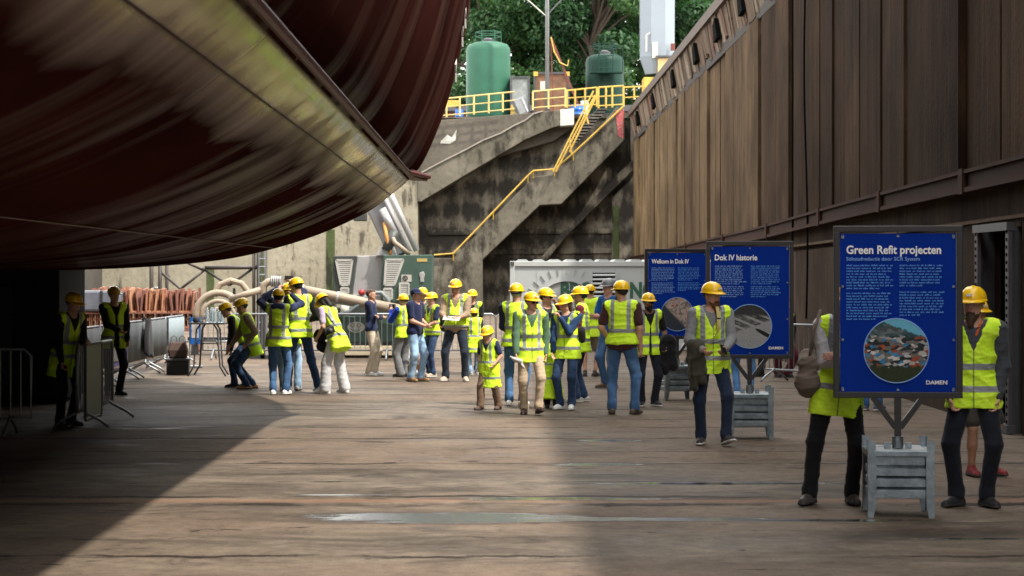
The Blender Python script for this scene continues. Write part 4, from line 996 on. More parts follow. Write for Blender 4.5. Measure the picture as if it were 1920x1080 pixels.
# high table with bottles
p = ground(392, 704); tb = empty('high_table', p, 0, 'black folding high table with water bottles beside the banner row', 'table'); TZ = 1.0
MB().box((0, 0, TZ), (.68, .68, .03)).build('tabletop', m_rub, tb, bevel=.008)
for sx in (-1, 1):
    MB().tube([(sx * .13, -.25, TZ - .02), (sx * .20, -.27, TZ - .12), (sx * .25, -.27, .18), (sx * .36, -.29, .0)], .017, 6).build('leg', m_steel_d, tb, True)
    MB().tube([(sx * .11, .25, TZ - .02), (sx * .17, .27, TZ - .12), (sx * .22, .27, .18), (sx * .33, .29, .0)], .017, 6).build('leg', m_steel_d, tb, True)
mb = MB(); mb.tube([(-.22, -.27, .55), (-.17, -.27, .68), (.17, -.27, .68), (.22, -.27, .55)], .015, 6); mb.build('stretcher', m_steel_d, tb, True); MB().tube([(-.2, .27, .6), (.2, .27, .6)], .013, 6).build('stretcher', m_steel_d, tb, True)
def glass(name, c, tr=.0):
    t = NT(name); return t.set(color=c, rough=.08, spec=.5, trans=.8)
m_bot = glass('clear_bottle', (.75, .85, .9)); m_cap = paint('bottle_cap', (.5, .55, .6), .4)
for i, (x, y) in enumerate(((-.02, -.1), (.06, .05), (.13, -.12), (.20, .0), (.27, -.1), (.02, .15), (.17, .16))):
    o = empty('water_bottle', p + Vector((x, y, TZ + .016)), 0, 'clear water bottle standing on the black high table', 'bottle', 'water bottles on the high table')
    MB().lathe([(.034, 0), (.036, .02), (.036, .19), (.03, .23), (.014, .27)], n=14).build('bottle', m_bot, o, True); MB().lathe([(.016, .265), (.016, .29)], n=12).build('cap', m_cap, o)
o = empty('dark_speaker', p + Vector((-.24, -.05, TZ + .016)), 0, 'small dark round gadget on the left of the high table', 'gadget')
MB().lathe([(.05, 0), (.06, .03), (.06, .08), (.03, .11)], n=14).build('body', m_rub, o, True); MB().lathe([(.03, 0), (.03, .02)], (.1, 0, 0), 10).build('puck', m_rub, o)
# poster, coat, bag, black crate
p = at(366, 620, 41.2); o = empty('poster', (p.x, 41.2, 0), R(8), 'blue poster with a pale picture hung behind the high table', 'poster')
zc = p.z; MB().box((0, 0, zc), (.20, .015, .56)).build('sheet', m_blue, o); MB().box((0, -.011, zc + .02), (.15, .008, .34)).build('picture', paint('poster_picture', (.45, .42, .42), .6, .7, 9, 0, .3), o)
mb = MB(); mb.tube([(-.11, .02, 0), (-.11, .02, zc + .3)], .015, 6); mb.tube([(.11, .02, 0), (.11, .02, zc + .3)], .015, 6); mb.box((0, .02, .03), (.3, .3, .03)); mb.build('stand', m_galv, o)
p = ground(334, 702); o = empty('black_crate', (p.x, p.y, 0), R(6), 'black crate on the floor beside the banner row', 'crate')
MB().box((0, 0, .14), (.42, .42, .26)).build('body', m_rub, o, bevel=.015); mb = MB(); mb.box((0, 0, .29), (.46, .46, .04)); mb.build('rim', m_steel_d, o, bevel=.01)
o = empty('brown_bag', (p.x, p.y, .31), R(4), 'brown tote bag with two loop handles standing on the black crate', 'bag')
bb = MB(); bb.add([(-.17, -.09, 0), (.17, -.09, 0), (.17, .09, 0), (-.17, .09, 0), (-.19, -.11, .16), (.19, -.11, .16), (.19, .11, .16), (-.19, .11, .16), (-.15, -.05, .32), (.15, -.05, .32), (.15, .05, .32), (-.15, .05, .32)],
    [(3, 2, 1, 0), (8, 9, 10, 11)] + [(i + k * 4, (i + 1) % 4 + k * 4, (i + 1) % 4 + 4 + k * 4, i + 4 + k * 4) for i in range(4) for k in (0, 1)]).build('pouch', paint('brown_canvas', (.09, .055, .045), .85, .3, 8), o, bevel=.03)
for sx in (-.08, .08):
    MB().tube([(sx - .06, 0, .30), (sx - .05, 0, .40), (sx, 0, .44), (sx + .05, 0, .40), (sx + .06, 0, .30)], .008, 6).build('handle', paint('brown_canvas', (.09, .055, .045)), o)
p = at(307, 602, 38.6); o = empty('black_coat', (-7.05, 38.3, 1.05), 0, 'black coat draped over the plain grey banner barrier', 'coat')
mb = MB(); vs = []; n_ = 12
for i in range(n_ + 1):
    for j in range(7):
        f = i / n_; wd = .14 + .18 * math.sin(f * 2.2); y = (j / 6 - .5) * 2 * wd
        x = .03 + .05 * math.sin(j * 1.7) * f + .06 * math.sin(math.pi * j / 6); z = .03 - .72 * f + .05 * math.cos(j * 2) * f
        vs.append((x, y, z))
fs = [(i * 7 + j, i * 7 + j + 1, (i + 1) * 7 + j + 1, (i + 1) * 7 + j) for i in range(n_) for j in range(6)]
q = mb.add(vs, fs).build('cloth', cloth('black_wool', (.015, .015, .017)), o, True); md = q.modifiers.new('s', 'SOLIDIFY'); md.thickness = .02
MB().tube([(-.04, -.1, .0), (.0, -.1, .05), (.04, -.1, .0)], .03, 8).build('collar', cloth('black_wool', (.015, .015, .017)), o)
# ---------------------------------------------------------------- info boards on galvanised bins
m_frame = paint('black_frame_steel', (.012, .012, .013), .45, .2)
m_panel = paint('blue_print', (.002, .026, .25), .6, .06, 1.2, spec=.06)
m_wtxt = paint('white_print', (.80, .82, .85), .6, .03); m_ltxt = paint('light_blue_print', (.10, .32, .80), .6, .03)
m_ltxt2 = paint('pale_blue_print', (.22, .42, .80), .6, .05)
def zinc():
    t = NT('galvanised_bin'); P = t.pos(obj=True)
    v = t.noise(P, 9, 5, .65); sp = t.voro(P, 34, 'Color'); sv = t.xyz(sp)[0]
    c = t.mix(t.ramp(v, [(.3, 0), (.7, 1)]), (.15, .185, .21), (.31, .36, .395)); c = t.mix(.3, c, t.ramp(sv, [(0, .7), (1, 1.2)]), 'MULTIPLY')
    c = t.mix(t.math('MULTIPLY', t.sstep(t.noise(P, 6, 7, .7), .60, .70), .5), c, (.16, .15, .14))
    return t.set(color=c, rough=t.ramp(v, [(.3, .28), (.7, .46)]), metal=.85)
m_zinc = zinc()
def picture(kind):
    t = NT('print_photo_' + kind); P = t.pos(obj=True); X, Y, Z = t.xyz(P)
    if kind == 'harbour':
        cells = t.xyz(t.voro(t.pos((22, 1, 42), obj=True), 1.0)); n = t.noise(P, 26, 5, .7)
        c = t.ramp(cells[0], [(0, (.02, .03, .03)), (.3, (.16, .15, .14)), (.5, (.42, .40, .37)), (.62, (.34, .07, .03)), (.74, (.05, .22, .40)), (.86, (.65, .63, .6)), (1, (.05, .06, .05))], 'CONSTANT')
        c = t.mix(.75, c, t.ramp(n, [(.3, .35), (.7, 1.2)]), 'MULTIPLY')
        zz = t.math('ADD', Z, t.math('MULTIPLY', t.math('SUBTRACT', n, .5), .10))
        c = t.mix(t.sstep(zz, -.115, -.135), c, t.mix(n, (.010, .018, .008), (.04, .05, .02)))          # dark trees in front
        c = t.mix(t.math('MULTIPLY', t.sstep(zz, .10, .125), .85), c, (.03, .07, .08)); c = t.mix(t.sstep(t.math('ADD', zz, t.math('MULTIPLY', X, .35)), .185, .195), c, (.13, .42, .58))
    elif kind == 'dock':
        n = t.noise(P, 14, 6, .7); v = t.math('ADD', t.math('MULTIPLY', X, -.55), Z)
        ln = t.math('SINE', t.math('MULTIPLY', t.math('ADD', Z, t.math('MULTIPLY', X, .42)), 75)); blk = t.xyz(t.voro(t.pos((18, 1, 40), obj=True), 1.0))[0]
        c = t.mix(t.sstep(ln, .2, .8), t.mix(blk, (.012, .012, .012), (.20, .20, .20)), (.30, .30, .30))
        wz = t.math('ADD', t.math('ADD', Z, t.math('MULTIPLY', X, -.35)), t.math('MULTIPLY', t.math('SUBTRACT', n, .5), .05)); c = t.mix(t.sstep(wz, .0, -.02), c, t.mix(n, (.23, .23, .24), (.34, .34, .35)))
        b = t.math('ADD', t.math('POWER', t.math('MULTIPLY', t.math('ADD', t.math('SUBTRACT', X, .10), t.math('MULTIPLY', Z, .9)), 16), 2), t.math('POWER', t.math('MULTIPLY', t.math('ADD', t.math('ADD', Z, .055), t.math('MULTIPLY', t.math('SUBTRACT', X, .1), .45)), 38), 2)); c = t.mix(t.sstep(b, 1.4, .8), c, (.01, .01, .01))
        c = t.mix(t.sstep(Z, .10, .15), c, t.mix(n, (.01, .01, .01), (.06, .06, .06)))
        c = t.mix(.6, c, t.ramp(t.noise(P, 60, 4), [(.3, .55), (.7, 1.3)]), 'MULTIPLY')
    else:
        n = t.noise(P, 11, 6, .7, .6); c = t.ramp(n, [(.3, (.02, .02, .025)), (.45, (.18, .14, .13)), (.55, (.42, .36, .32)), (.62, (.30, .07, .05)), (.75, (.5, .48, .46))])
        c = t.mix(t.sstep(t.math('ADD', Z, X), -.03, -.1), c, (.03, .035, .05))
    return t.set(color=c, rough=.5, spec=.2)
def make_bin(label):
    o = empty('bin', (0, 0, 0), 0, label, 'bin', 'galvanised bins under the info boards')
    w_ = .515; h0, h1 = .145, .50
    # ribbed walls, one mesh per side
    for k in range(4):
        M = Matrix.Rotation(k * math.pi / 2, 3, 'Z'); mb = MB(); prof = [(0, h0)]  # three pressed ribs
        for i in range(3):
            z = h0 + .012 + i * .088; prof += [(0, z), (.032, z + .004), (.032, z + .058), (0, z + .084)]
        prof += [(0, h1)]
        vs = []; hw = w_ / 2 - .055
        for d, z in prof: vs += [M @ Vector((-hw, -(w_ / 2 - .046) - d, z)), M @ Vector((hw, -(w_ / 2 - .046) - d, z))]
        mb.add(vs, [(i * 2, i * 2 + 1, i * 2 + 3, i * 2 + 2) for i in range(len(prof) - 1)])
        for sx in (-1, 1):      # rib ends
            for i in range(3):
                z = h0 + .012 + i * .088; mb.add([M @ Vector((sx * hw, -(w_ / 2 - .046), z)), M @ Vector((sx * hw, -(w_ / 2 - .046) - .032, z + .004)), M @ Vector((sx * hw, -(w_ / 2 - .046) - .052, z + .046)), M @ Vector((sx * hw, -(w_ / 2 - .046), z + .084))], [(0, 1, 2, 3)])
        mb.build('ribbed_wall', m_zinc, o)
        mb = MB(); mb.box(M @ Vector((0, -(w_ / 2 - .015), h1 + .012)), (w_ - .07, .05, .05) if k % 2 == 0 else (.05, w_ - .07, .05)); mb.build('rim', m_zinc, o, bevel=.006)
    for sx in (-1, 1):
        for sy in (-1, 1):   # corner posts with flared feet and stacking lugs
            x, y = sx * (w_ / 2 - .03), sy * (w_ / 2 - .03); mb = MB()
            mb.prism([(x + .034 * sx, 0), (x + .034 * sx, h1 + .035), (x - .032 * sx, h1 + .035), (x - .032 * sx, .13), (x - .012 * sx, .012), (x - .012 * sx, 0)], y + sy * .034 - .005, y + sy * .034 + .005)
            mb.box((x + .031 * sx, y, (h1 + .035) / 2), (.008, .06, h1 + .035)); mb.build('corner_leg', m_zinc, o)
            mb = MB(); mb.box((x + .034 * sx, y, h1 + .075), (.010, .055, .09)); mb.box((x, y + sy * .034, h1 + .07), (.055, .010, .08)); mb.build('stacking_lug', m_zinc, o)
    MB().box((0, 0, .16), (w_ - .1, w_ - .1, .02)).build('bin_floor', m_zinc, o)
    MB().box((0, 0, h1 + .018), (w_ - .07, w_ - .07, .022)).build('ballast_lid', paint('grey_ballast', (.34, .35, .35), .8, .2, 6), o)
    return o
bin0 = make_bin('galvanised ribbed bin under the front board about green refits')
def make_board(label):
    o = empty('info_board', (0, 0, 0), 0, label, 'info board', 'info boards'); fw = 1.03; z0, z1 = .94, 2.33
    mb = MB(); tk = .048
    mb.box((0, 0, z1 - tk / 2), (fw, .05, tk)); mb.box((0, 0, z0 + tk / 2), (fw, .05, tk))
    for sx in (-1, 1): mb.box((sx * (fw / 2 - tk / 2), 0, (z0 + z1) / 2), (tk, .05, z1 - z0 - 2 * tk))
    mb.build('frame', m_frame, o, bevel=.004)
    mb = MB(); mb.box((0, .0, (z0 + .49) / 2 + .02), (.052, .052, z0 - .53)); mb.build('post', m_frame, o)
    for sx in (-1, 1): mb = MB(); mb.bar((sx * .02, 0, .70), (sx * .20, 0, z0 + .005), .045); mb.build('brace', m_frame, o)
    MB().tube([(0, 0, .535), (0, 0, .63)], .045, 16).build('socket', m_zinc, o)
    for sx in (-1, 1): MB().box((sx * .085, 0, .555), (.05, .03, .05)).build('clamp', m_zinc, o)
    # the banner, slightly rippled, laced into the frame
    pw, q0, q1 = .925, .985, 2.268; vs = []; nx, nz = 24, 30
    for i in range(nx + 1):
        for j in range(nz + 1):
            u = i / nx; v = j / nz; rip = .0025 * math.sin(6.28 * (u * 2.2 + v)) + .002 * math.sin(9 * v + 4 * u); vs.append((-pw / 2 + pw * u, -.012 + rip * min(1, 6 * min(u, 1 - u)), q0 + (q1 - q0) * v))
    fs = [(i * (nz + 1) + j, (i + 1) * (nz + 1) + j, (i + 1) * (nz + 1) + j + 1, i * (nz + 1) + j + 1) for i in range(nx) for j in range(nz)]
    pn = MB().add(vs, fs).build('panel', m_panel, o, True)
    mb = MB(); mt = MB()
    for x, z, ex, ez in [(sx * (pw / 2 - .02), z, sx * (fw / 2 - tk), z) for sx in (-1, 1) for z in (q0 + .03, 1.41, 1.84, q1 - .03)] + [(x, q1 - .02, x, z1 - tk) for x in (-.44, 0, .44)] + [(x, q0 + .02, x, z0 + tk) for x in (-.44, 0, .44)]:
        mb.tube([(x, -.018, z), (x, -.024, z)], .010, 10); mt.tube([(x, -.026, z), (ex, -.0, ez)], .005, 5)
    mb.build('eyelet', m_zinc, o); mt.build('lacing', m_frame, o)
    return o
def fill_board(o, title, tw, sub, kind, cx, cr, cz, paras, seed):
    rr = random.Random(seed); u = lambda px: (px - 1688) / 233
    text_mesh(title, .094, m_wtxt, o, (u(1592), -.020, EYE - (475.5 - HZ) / 233), bold=.024, width=tw, depth=.001, name='title')
    if sub: text_mesh(sub, .042, m_ltxt2, o, (u(1592), -.020, EYE - (488.5 - HZ) / 233), bold=.004, width=.585, depth=.001, name='subtitle')
    for ci, (xa, xb, tops) in enumerate(paras):
        for (zt, nl) in tops:
            mb = MB()
            for k in range(nl):
                z = zt - k * .0232; x = xa; end = xb - rr.uniform(0, .05) if k < nl - 1 else xa + (xb - xa) * rr.uniform(.3, .8)
                while x < end - .012:
                    wl = min(rr.uniform(.012, .055), end - x)
                    # letters as small upright strokes on a baseline
                    xx = x
                    while xx < x + wl - .004:
                        hgt = rr.choice((.0085, .0085, .0085, .0125)); mb.box((xx + .003, -.0195, z + hgt / 2), (rr.uniform(.004, .0062), .002, hgt)); xx += .0078
                    x += wl + .009
            mb.build('small_print', m_ltxt2 if (ci == 0 and kind != 'harbour') else m_ltxt, o)
    dsk = MB(); N = 56
    dsk.add([(0, 0, 0)] + [(cr * math.cos(2 * math.pi * i / N), 0, cr * math.sin(2 * math.pi * i / N)) for i in range(N)], [(0, i + 1, (i + 1) % N + 1) for i in range(N)])
    d = dsk.build('round_photo', picture(kind), o); d.location = (cx, -.0215, cz)
    rg = MB().tube([(cx + (cr + .004) * math.cos(2 * math.pi * i / N), -.021, cz + (cr + .004) * math.sin(2 * math.pi * i / N)) for i in range(N + 1)], .0045, 5, cap=False).build('photo_ring', m_ltxt2, o)
    text_mesh('DAMEN', .046, m_wtxt, o, (u(1740), -.020, EYE - (721 - HZ) / 233), bold=.02, width=.168, depth=.001, name='logo')
COLS = [(-.412, -.035), (.012, .385)]
def place_board(pxc, pyb, yaw, title, tw, sub, kind, circ, plan, blab, binlab, seed, first=False):
    s = (pyb - HZ) / EYE; Yf = F / s; x = (pxc - 960) / s; y = Yf + .28
    b = bin0 if first else copy_tree(bin0); b.location = (x, y, 0); b.rotation_euler = (0, 0, R(yaw)); b['label'] = binlab
    o = make_board(blab); o.location = (x, y, .0); o.rotation_euler = (0, 0, R(yaw))
    fill_board(o, title, tw, sub, kind, *circ, [(a, c, t_) for (a, c), t_ in zip(COLS, plan)], seed); return o
place_board(1696, 972, -5, 'Green Refit projecten', .755, 'Stikstofreductie door SCR System', 'harbour', (-.013, .255, 1.322),
    [[(2.005, 9), (1.78, 10)], [(2.005, 8), (1.79, 9)]], 'largest and nearest blue info board, with a colour photo of a harbour', 'nearest galvanised ribbed bin holding the front info board', 1, True)
place_board(1411, 825, -3, 'Dok IV historie', .50, '', 'dock', (0.0, .255, 1.322), [[(2.03, 10), (1.785, 6)], [(2.03, 10), (1.785, 6)]],
    'middle blue info board with a round grey aerial photo', 'galvanised bin under the middle board, right of the man in the grey hoodie', 2)
place_board(1272, 752, 12, 'Welkom in Dok IV', .60, '', 'people', (0.0, .255, 1.322), [[(2.03, 9), (1.80, 8)], [(2.03, 9), (1.80, 6)]],
    'farthest of the three blue info boards, standing before the white container', 'farthest galvanised bin, partly hidden behind the man in dark trousers', 3)
# ---------------------------------------------------------------- people: smooth-union surfaces meshed with surface nets
def V3(*a): return np.array(a, float)
def nrm_(v): return v / (np.linalg.norm(v) + 1e-9)
class SDF:
    def __init__(s, k=.03): s.pr = []; s.cut = []; s.k = k
    def cap(s, a, b, ra, rb=None, ax=None, sq=1.0, k=None):
        s.pr.append((np.array(a, float), np.array(b, float), ra, ra if rb is None else rb, None if ax is None else np.array(ax, float), sq, s.k if k is None else k)); return s
    def sub(s, fn): s.cut.append(fn); return s
    def mesh(s, h):
        lo = np.min([np.minimum(p[0], p[1]) - max(p[2], p[3]) for p in s.pr], 0) - 3 * h; hi = np.max([np.maximum(p[0], p[1]) + max(p[2], p[3]) for p in s.pr], 0) + 3 * h
        n = np.ceil((hi - lo) / h).astype(int) + 1; A = [lo[i] + h * np.arange(n[i]) for i in range(3)]
        Fd = np.full(n, .2, np.float32)
        for a, b, ra, rb, ax, sq, k in s.pr:
            m = max(ra, rb) + k + h * 2; l = np.minimum(a, b) - m; u = np.maximum(a, b) + m
            sl = [slice(max(0, int((l[i] - lo[i]) / h)), min(n[i], int((u[i] - lo[i]) / h) + 2)) for i in range(3)]
            X, Y, Z = np.meshgrid(A[0][sl[0]], A[1][sl[1]], A[2][sl[2]], indexing='ij', sparse=True)
            d = b - a; ll = d @ d
            px, py, pz = X - a[0], Y - a[1], Z - a[2]
            t = np.clip((px * d[0] + py * d[1] + pz * d[2]) / ll, 0, 1) if ll > 1e-12 else 0 * (X + Y + Z)
            ex, ey, ez = px - t * d[0], py - t * d[1], pz - t * d[2]
            q2 = ex * ex + ey * ey + ez * ez
            if ax is not None: q2 = q2 + (sq * sq - 1) * (ex * ax[0] + ey * ax[1] + ez * ax[2]) ** 2
            D = np.sqrt(np.maximum(q2, 0)) - (ra + (rb - ra) * t)
            C = Fd[tuple(sl)]; hh = np.clip(.5 + .5 * (C - D) / k, 0, 1)
            Fd[tuple(sl)] = C + (D - C) * hh - k * hh * (1 - hh)
        if s.cut:
            X, Y, Z = np.meshgrid(*A, indexing='ij', sparse=True)
            for fn in s.cut: Fd = np.maximum(Fd, fn(X, Y, Z))
        Fd[0], Fd[-1], Fd[:, 0], Fd[:, -1], Fd[:, :, 0], Fd[:, :, -1] = (.1,) * 6
        return surface_net(Fd, lo, h)
def surface_net(F_, lo, h):
    I = F_ < 0; n = np.array(F_.shape); cn = n - 1
    acc = np.zeros((*cn, 3), np.float32); cnt = np.zeros(cn, np.float32)
    cor = [(i, j, k) for i in (0, 1) for j in (0, 1) for k in (0, 1)]
    sl = lambda c: tuple(slice(c[d], c[d] + cn[d]) for d in range(3))
    for c in cor:
        for d in range(3):
            if c[d]: continue
            e = list(c); e[d] = 1
            f0, f1 = F_[sl(c)], F_[sl(e)]; x = (f0 < 0) != (f1 < 0)
            t = np.where(x, f0 / np.where(x, f0 - f1, 1), 0)
            for q in range(3): acc[..., q] += np.where(x, c[q] + (t if q == d else 0), 0)
            cnt += x
    act = cnt > 0; idx = np.full(cn, -1, np.int64); idx[act] = np.arange(act.sum())
    base = np.argwhere(act); V = lo + h * (base + acc[act] / cnt[act][:, None])
    faces = []
    for d in range(3):
        e = [0, 0, 0]; e[d] = 1; o1, o2 = [q for q in range(3) if q != d]
        a = I[tuple(slice(0, n[q] - e[q]) for q in range(3))]; b = I[tuple(slice(e[q], n[q]) for q in range(3))]
        P = np.argwhere(a != b); P = P[(P[:, o1] > 0) & (P[:, o2] > 0) & (P[:, o1] < cn[o1]) & (P[:, o2] < cn[o2])]
        if not len(P): continue
        def g(x, y):
            q = P.copy(); q[:, o1] += x; q[:, o2] += y; return idx[q[:, 0], q[:, 1], q[:, 2]]
        Q = np.stack([g(-1, -1), g(0, -1), g(0, 0), g(-1, 0)], 1); ins = a[P[:, 0], P[:, 1], P[:, 2]]
        flip = ins if d != 1 else ~ins
        Q[~flip] = Q[~flip][:, ::-1]; faces.append(Q)
    return V, np.concatenate(faces)
def wrinkle(V, Fc, amp, sc, seed):
    g = np.random.default_rng(seed); N = np.zeros_like(V); a = V[Fc[:, 2]] - V[Fc[:, 0]]; b = V[Fc[:, 3]] - V[Fc[:, 1]]; nn = np.cross(a, b)
    for i in range(4): np.add.at(N, Fc[:, i], nn)
    N /= np.linalg.norm(N, axis=1)[:, None] + 1e-9
    f = np.zeros(len(V)); P = V * sc
    for i in range(5):
        k = g.normal(size=3) * np.array([.8, .8, 1.5]) * (1.5 ** i) * 7; ph = g.uniform(0, 6.28)
        wv = np.sin(P @ (g.normal(size=3) * 5) + g.uniform(0, 6)) * 1.6; s_ = np.sin(P @ k + ph + wv); f += (1 - np.abs(s_)) ** 2 * (.75 ** i)
    return V + N * ((f - f.mean()) * amp)[:, None]
def np_mesh(name, V, Fc, m, parent, attrs=None):
    me = bpy.data.meshes.new(name); k = len(Fc); me.vertices.add(len(V)); me.vertices.foreach_set('co', np.asarray(V, np.float32).ravel())
    me.loops.add(4 * k); me.loops.foreach_set('vertex_index', Fc.astype(np.int32).ravel()); me.polygons.add(k); me.polygons.foreach_set('loop_start', np.arange(0, 4 * k, 4, dtype=np.int32))
    me.update(calc_edges=True); o = link(name, me, m, parent, True)
    for nm, a in (attrs or {}).items(): setattr_f(o, nm, a, 'FLOAT_VECTOR')
    return o

def skin_mat(name, c):
    if name in _mc: return _mc[name]
    t = NT(name); H_ = t.xyz(t.attr('head', True)); x, y, z = H_; n = t.noise(t.pos(obj=True), 22, 4)
    cc = t.mix(1, c, t.ramp(n, [(.3, .86), (.7, 1.12)]), 'MULTIPLY')
    fr = t.math('LESS_THAN', y, -.055); ax_ = t.math('ABSOLUTE', x)
    def ell(cx, cz, rx, rz): return t.math('MULTIPLY', fr, t.sstep(t.math('ADD', t.math('POWER', t.math('DIVIDE', t.math('SUBTRACT', ax_, cx), rx), 2), t.math('POWER', t.math('DIVIDE', t.math('SUBTRACT', z, cz), rz), 2)), 1.25, .75))
    cc = t.mix(t.math('MULTIPLY', ell(.031, .030, .023, .0055), .8), cc, tuple(k * .22 for k in c))
    cc = t.mix(ell(.031, .010, .0145, .0062), cc, (.62, .58, .54)); cc = t.mix(ell(.031, .010, .0062, .0062), cc, (.02, .014, .01))
    cc = t.mix(t.math('MULTIPLY', ell(0, -.066, .024, .0065), .75), cc, (.30, .085, .07)); cc = t.mix(ell(0, -.0665, .021, .0016), cc, (.06, .02, .018))
    cc = t.mix(t.math('MULTIPLY', ell(.048, -.028, .022, .02), .28), cc, (.55, .17, .12))
    _mc[name] = t.set(color=cc, rough=.5, spec=.35, sub=.12); t.b.inputs['Subsurface Radius'].default_value = (.012, .005, .003); return _mc[name]
def vest_mat(name, style):
    if name in _mc: return _mc[name]
    t = NT(name); A = t.xyz(t.attr('tor', True)); u, w_, v = A; au = t.math('ABSOLUTE', u)
    def band(x, a, b, e=.004): return t.math('MULTIPLY', t.sstep(x, a - e, a + e), t.sstep(x, b + e, b - e))
    lo_, hi_ = (-.02, .16) if style != 'long' else (-.28, .06)
    st = t.math('MAXIMUM', band(v, lo_, lo_ + .05), band(v, hi_, hi_ + .05))
    br = t.math('MULTIPLY', band(au, .085, .135), t.sstep(v, (lo_ if style == 'full' else hi_), (lo_ if style == 'full' else hi_) + .01))
    if style != 'plain': st = t.math('MAXIMUM', st, br)
    if style == 'one': st = t.math('MAXIMUM', band(v, hi_ - .02, hi_ + .03), br)
    n = t.noise(t.pos(obj=True), 8, 5, .6); lime = t.mix(t.ramp(n, [(.3, 0), (.7, 1)]), (.52, .84, .012), (.72, .97, .06))
    c = t.mix(st, lime, t.mix(n, (.20, .215, .23), (.33, .345, .36)))
    seam = t.math('MULTIPLY', band(u, -.006, .006, .002), t.math('LESS_THAN', w_, 0)); c = t.mix(t.math('MULTIPLY', seam, .75), c, (.10, .12, .06))
    h = t.noise(t.pos(obj=True), 18, 4, .6, 1.0); h = t.math('ADD', h, t.math('MULTIPLY', st, .12))
    _mc[name] = t.set(color=c, rough=t.math('SUBTRACT', .75, t.math('MULTIPLY', st, .3)), spec=.3, normal=t.bump(h, .65, .014)); return _mc[name]
m_helm = paint('helmet_yellow', (.82, .50, .012), .26, .08, 3, 0, .04, (.5, .3, .03)); m_helmg = paint('helmet_grey', (.16, .165, .175), .35, .1, 3)
m_hair = {k: cloth('hair_' + k, c, .4, 140, .55) for k, c in dict(brown=(.055, .03, .018), dark=(.014, .011, .01), fair=(.28, .18, .08), grey=(.30, .28, .26), red=(.13, .05, .02)).items()}
m_lens = paint('dark_lens', (.01, .01, .012), .1, .0); m_sole = paint('white_sole', (.6, .59, .56), .6, .1, 5); m_soled = paint('dark_sole', (.03, .028, .026), .7, .1, 5)
SK = dict(a=skin_mat('skin_light', (.52, .29, .20)), b=skin_mat('skin_tan', (.40, .215, .14)), c=skin_mat('skin_brown', (.22, .11, .07)))

def frame_rot(fwd, up):
    z = nrm_(up); y = -nrm_(fwd - z * (fwd @ z)); x = np.cross(y, z); return np.stack([x, y, z], 1)   # local -y is forward
def rotx(d): c, s = math.cos(R(d)), math.sin(R(d)); return np.array([[1, 0, 0], [0, c, -s], [0, s, c]])
def roty(d): c, s = math.cos(R(d)), math.sin(R(d)); return np.array([[c, 0, s], [0, 1, 0], [-s, 0, c]])
def rotz(d): c, s = math.cos(R(d)), math.sin(R(d)); return np.array([[c, -s, 0], [s, c, 0], [0, 0, 1]])
def ik(a, b, l1, l2, hint):
    d = b - a; L = np.linalg.norm(d); Lm = (l1 + l2) * .995
    if L > Lm: b = a + d / L * Lm; d = b - a; L = Lm
    u = d / L; x = (l1 * l1 - l2 * l2 + L * L) / (2 * L); hgt = math.sqrt(max(0, l1 * l1 - x * x))
    hv = hint - u * (hint @ u); return a + u * x + nrm_(hv) * hgt, b
POSE = dict(hang=(.135, .02, .475), cross=(-.05, .14, .665), front=(.03, .19, .60), pocket=(.11, .03, .50), hip=(.17, 0, .58), face=(.02, .13, .86), low=(.10, .08, .50), hold=(.06, .20, .62), back=(.06, -.10, .55), cam=(.06, .16, .90), up=(.10, .12, 1.02))
PEOPLE = {}
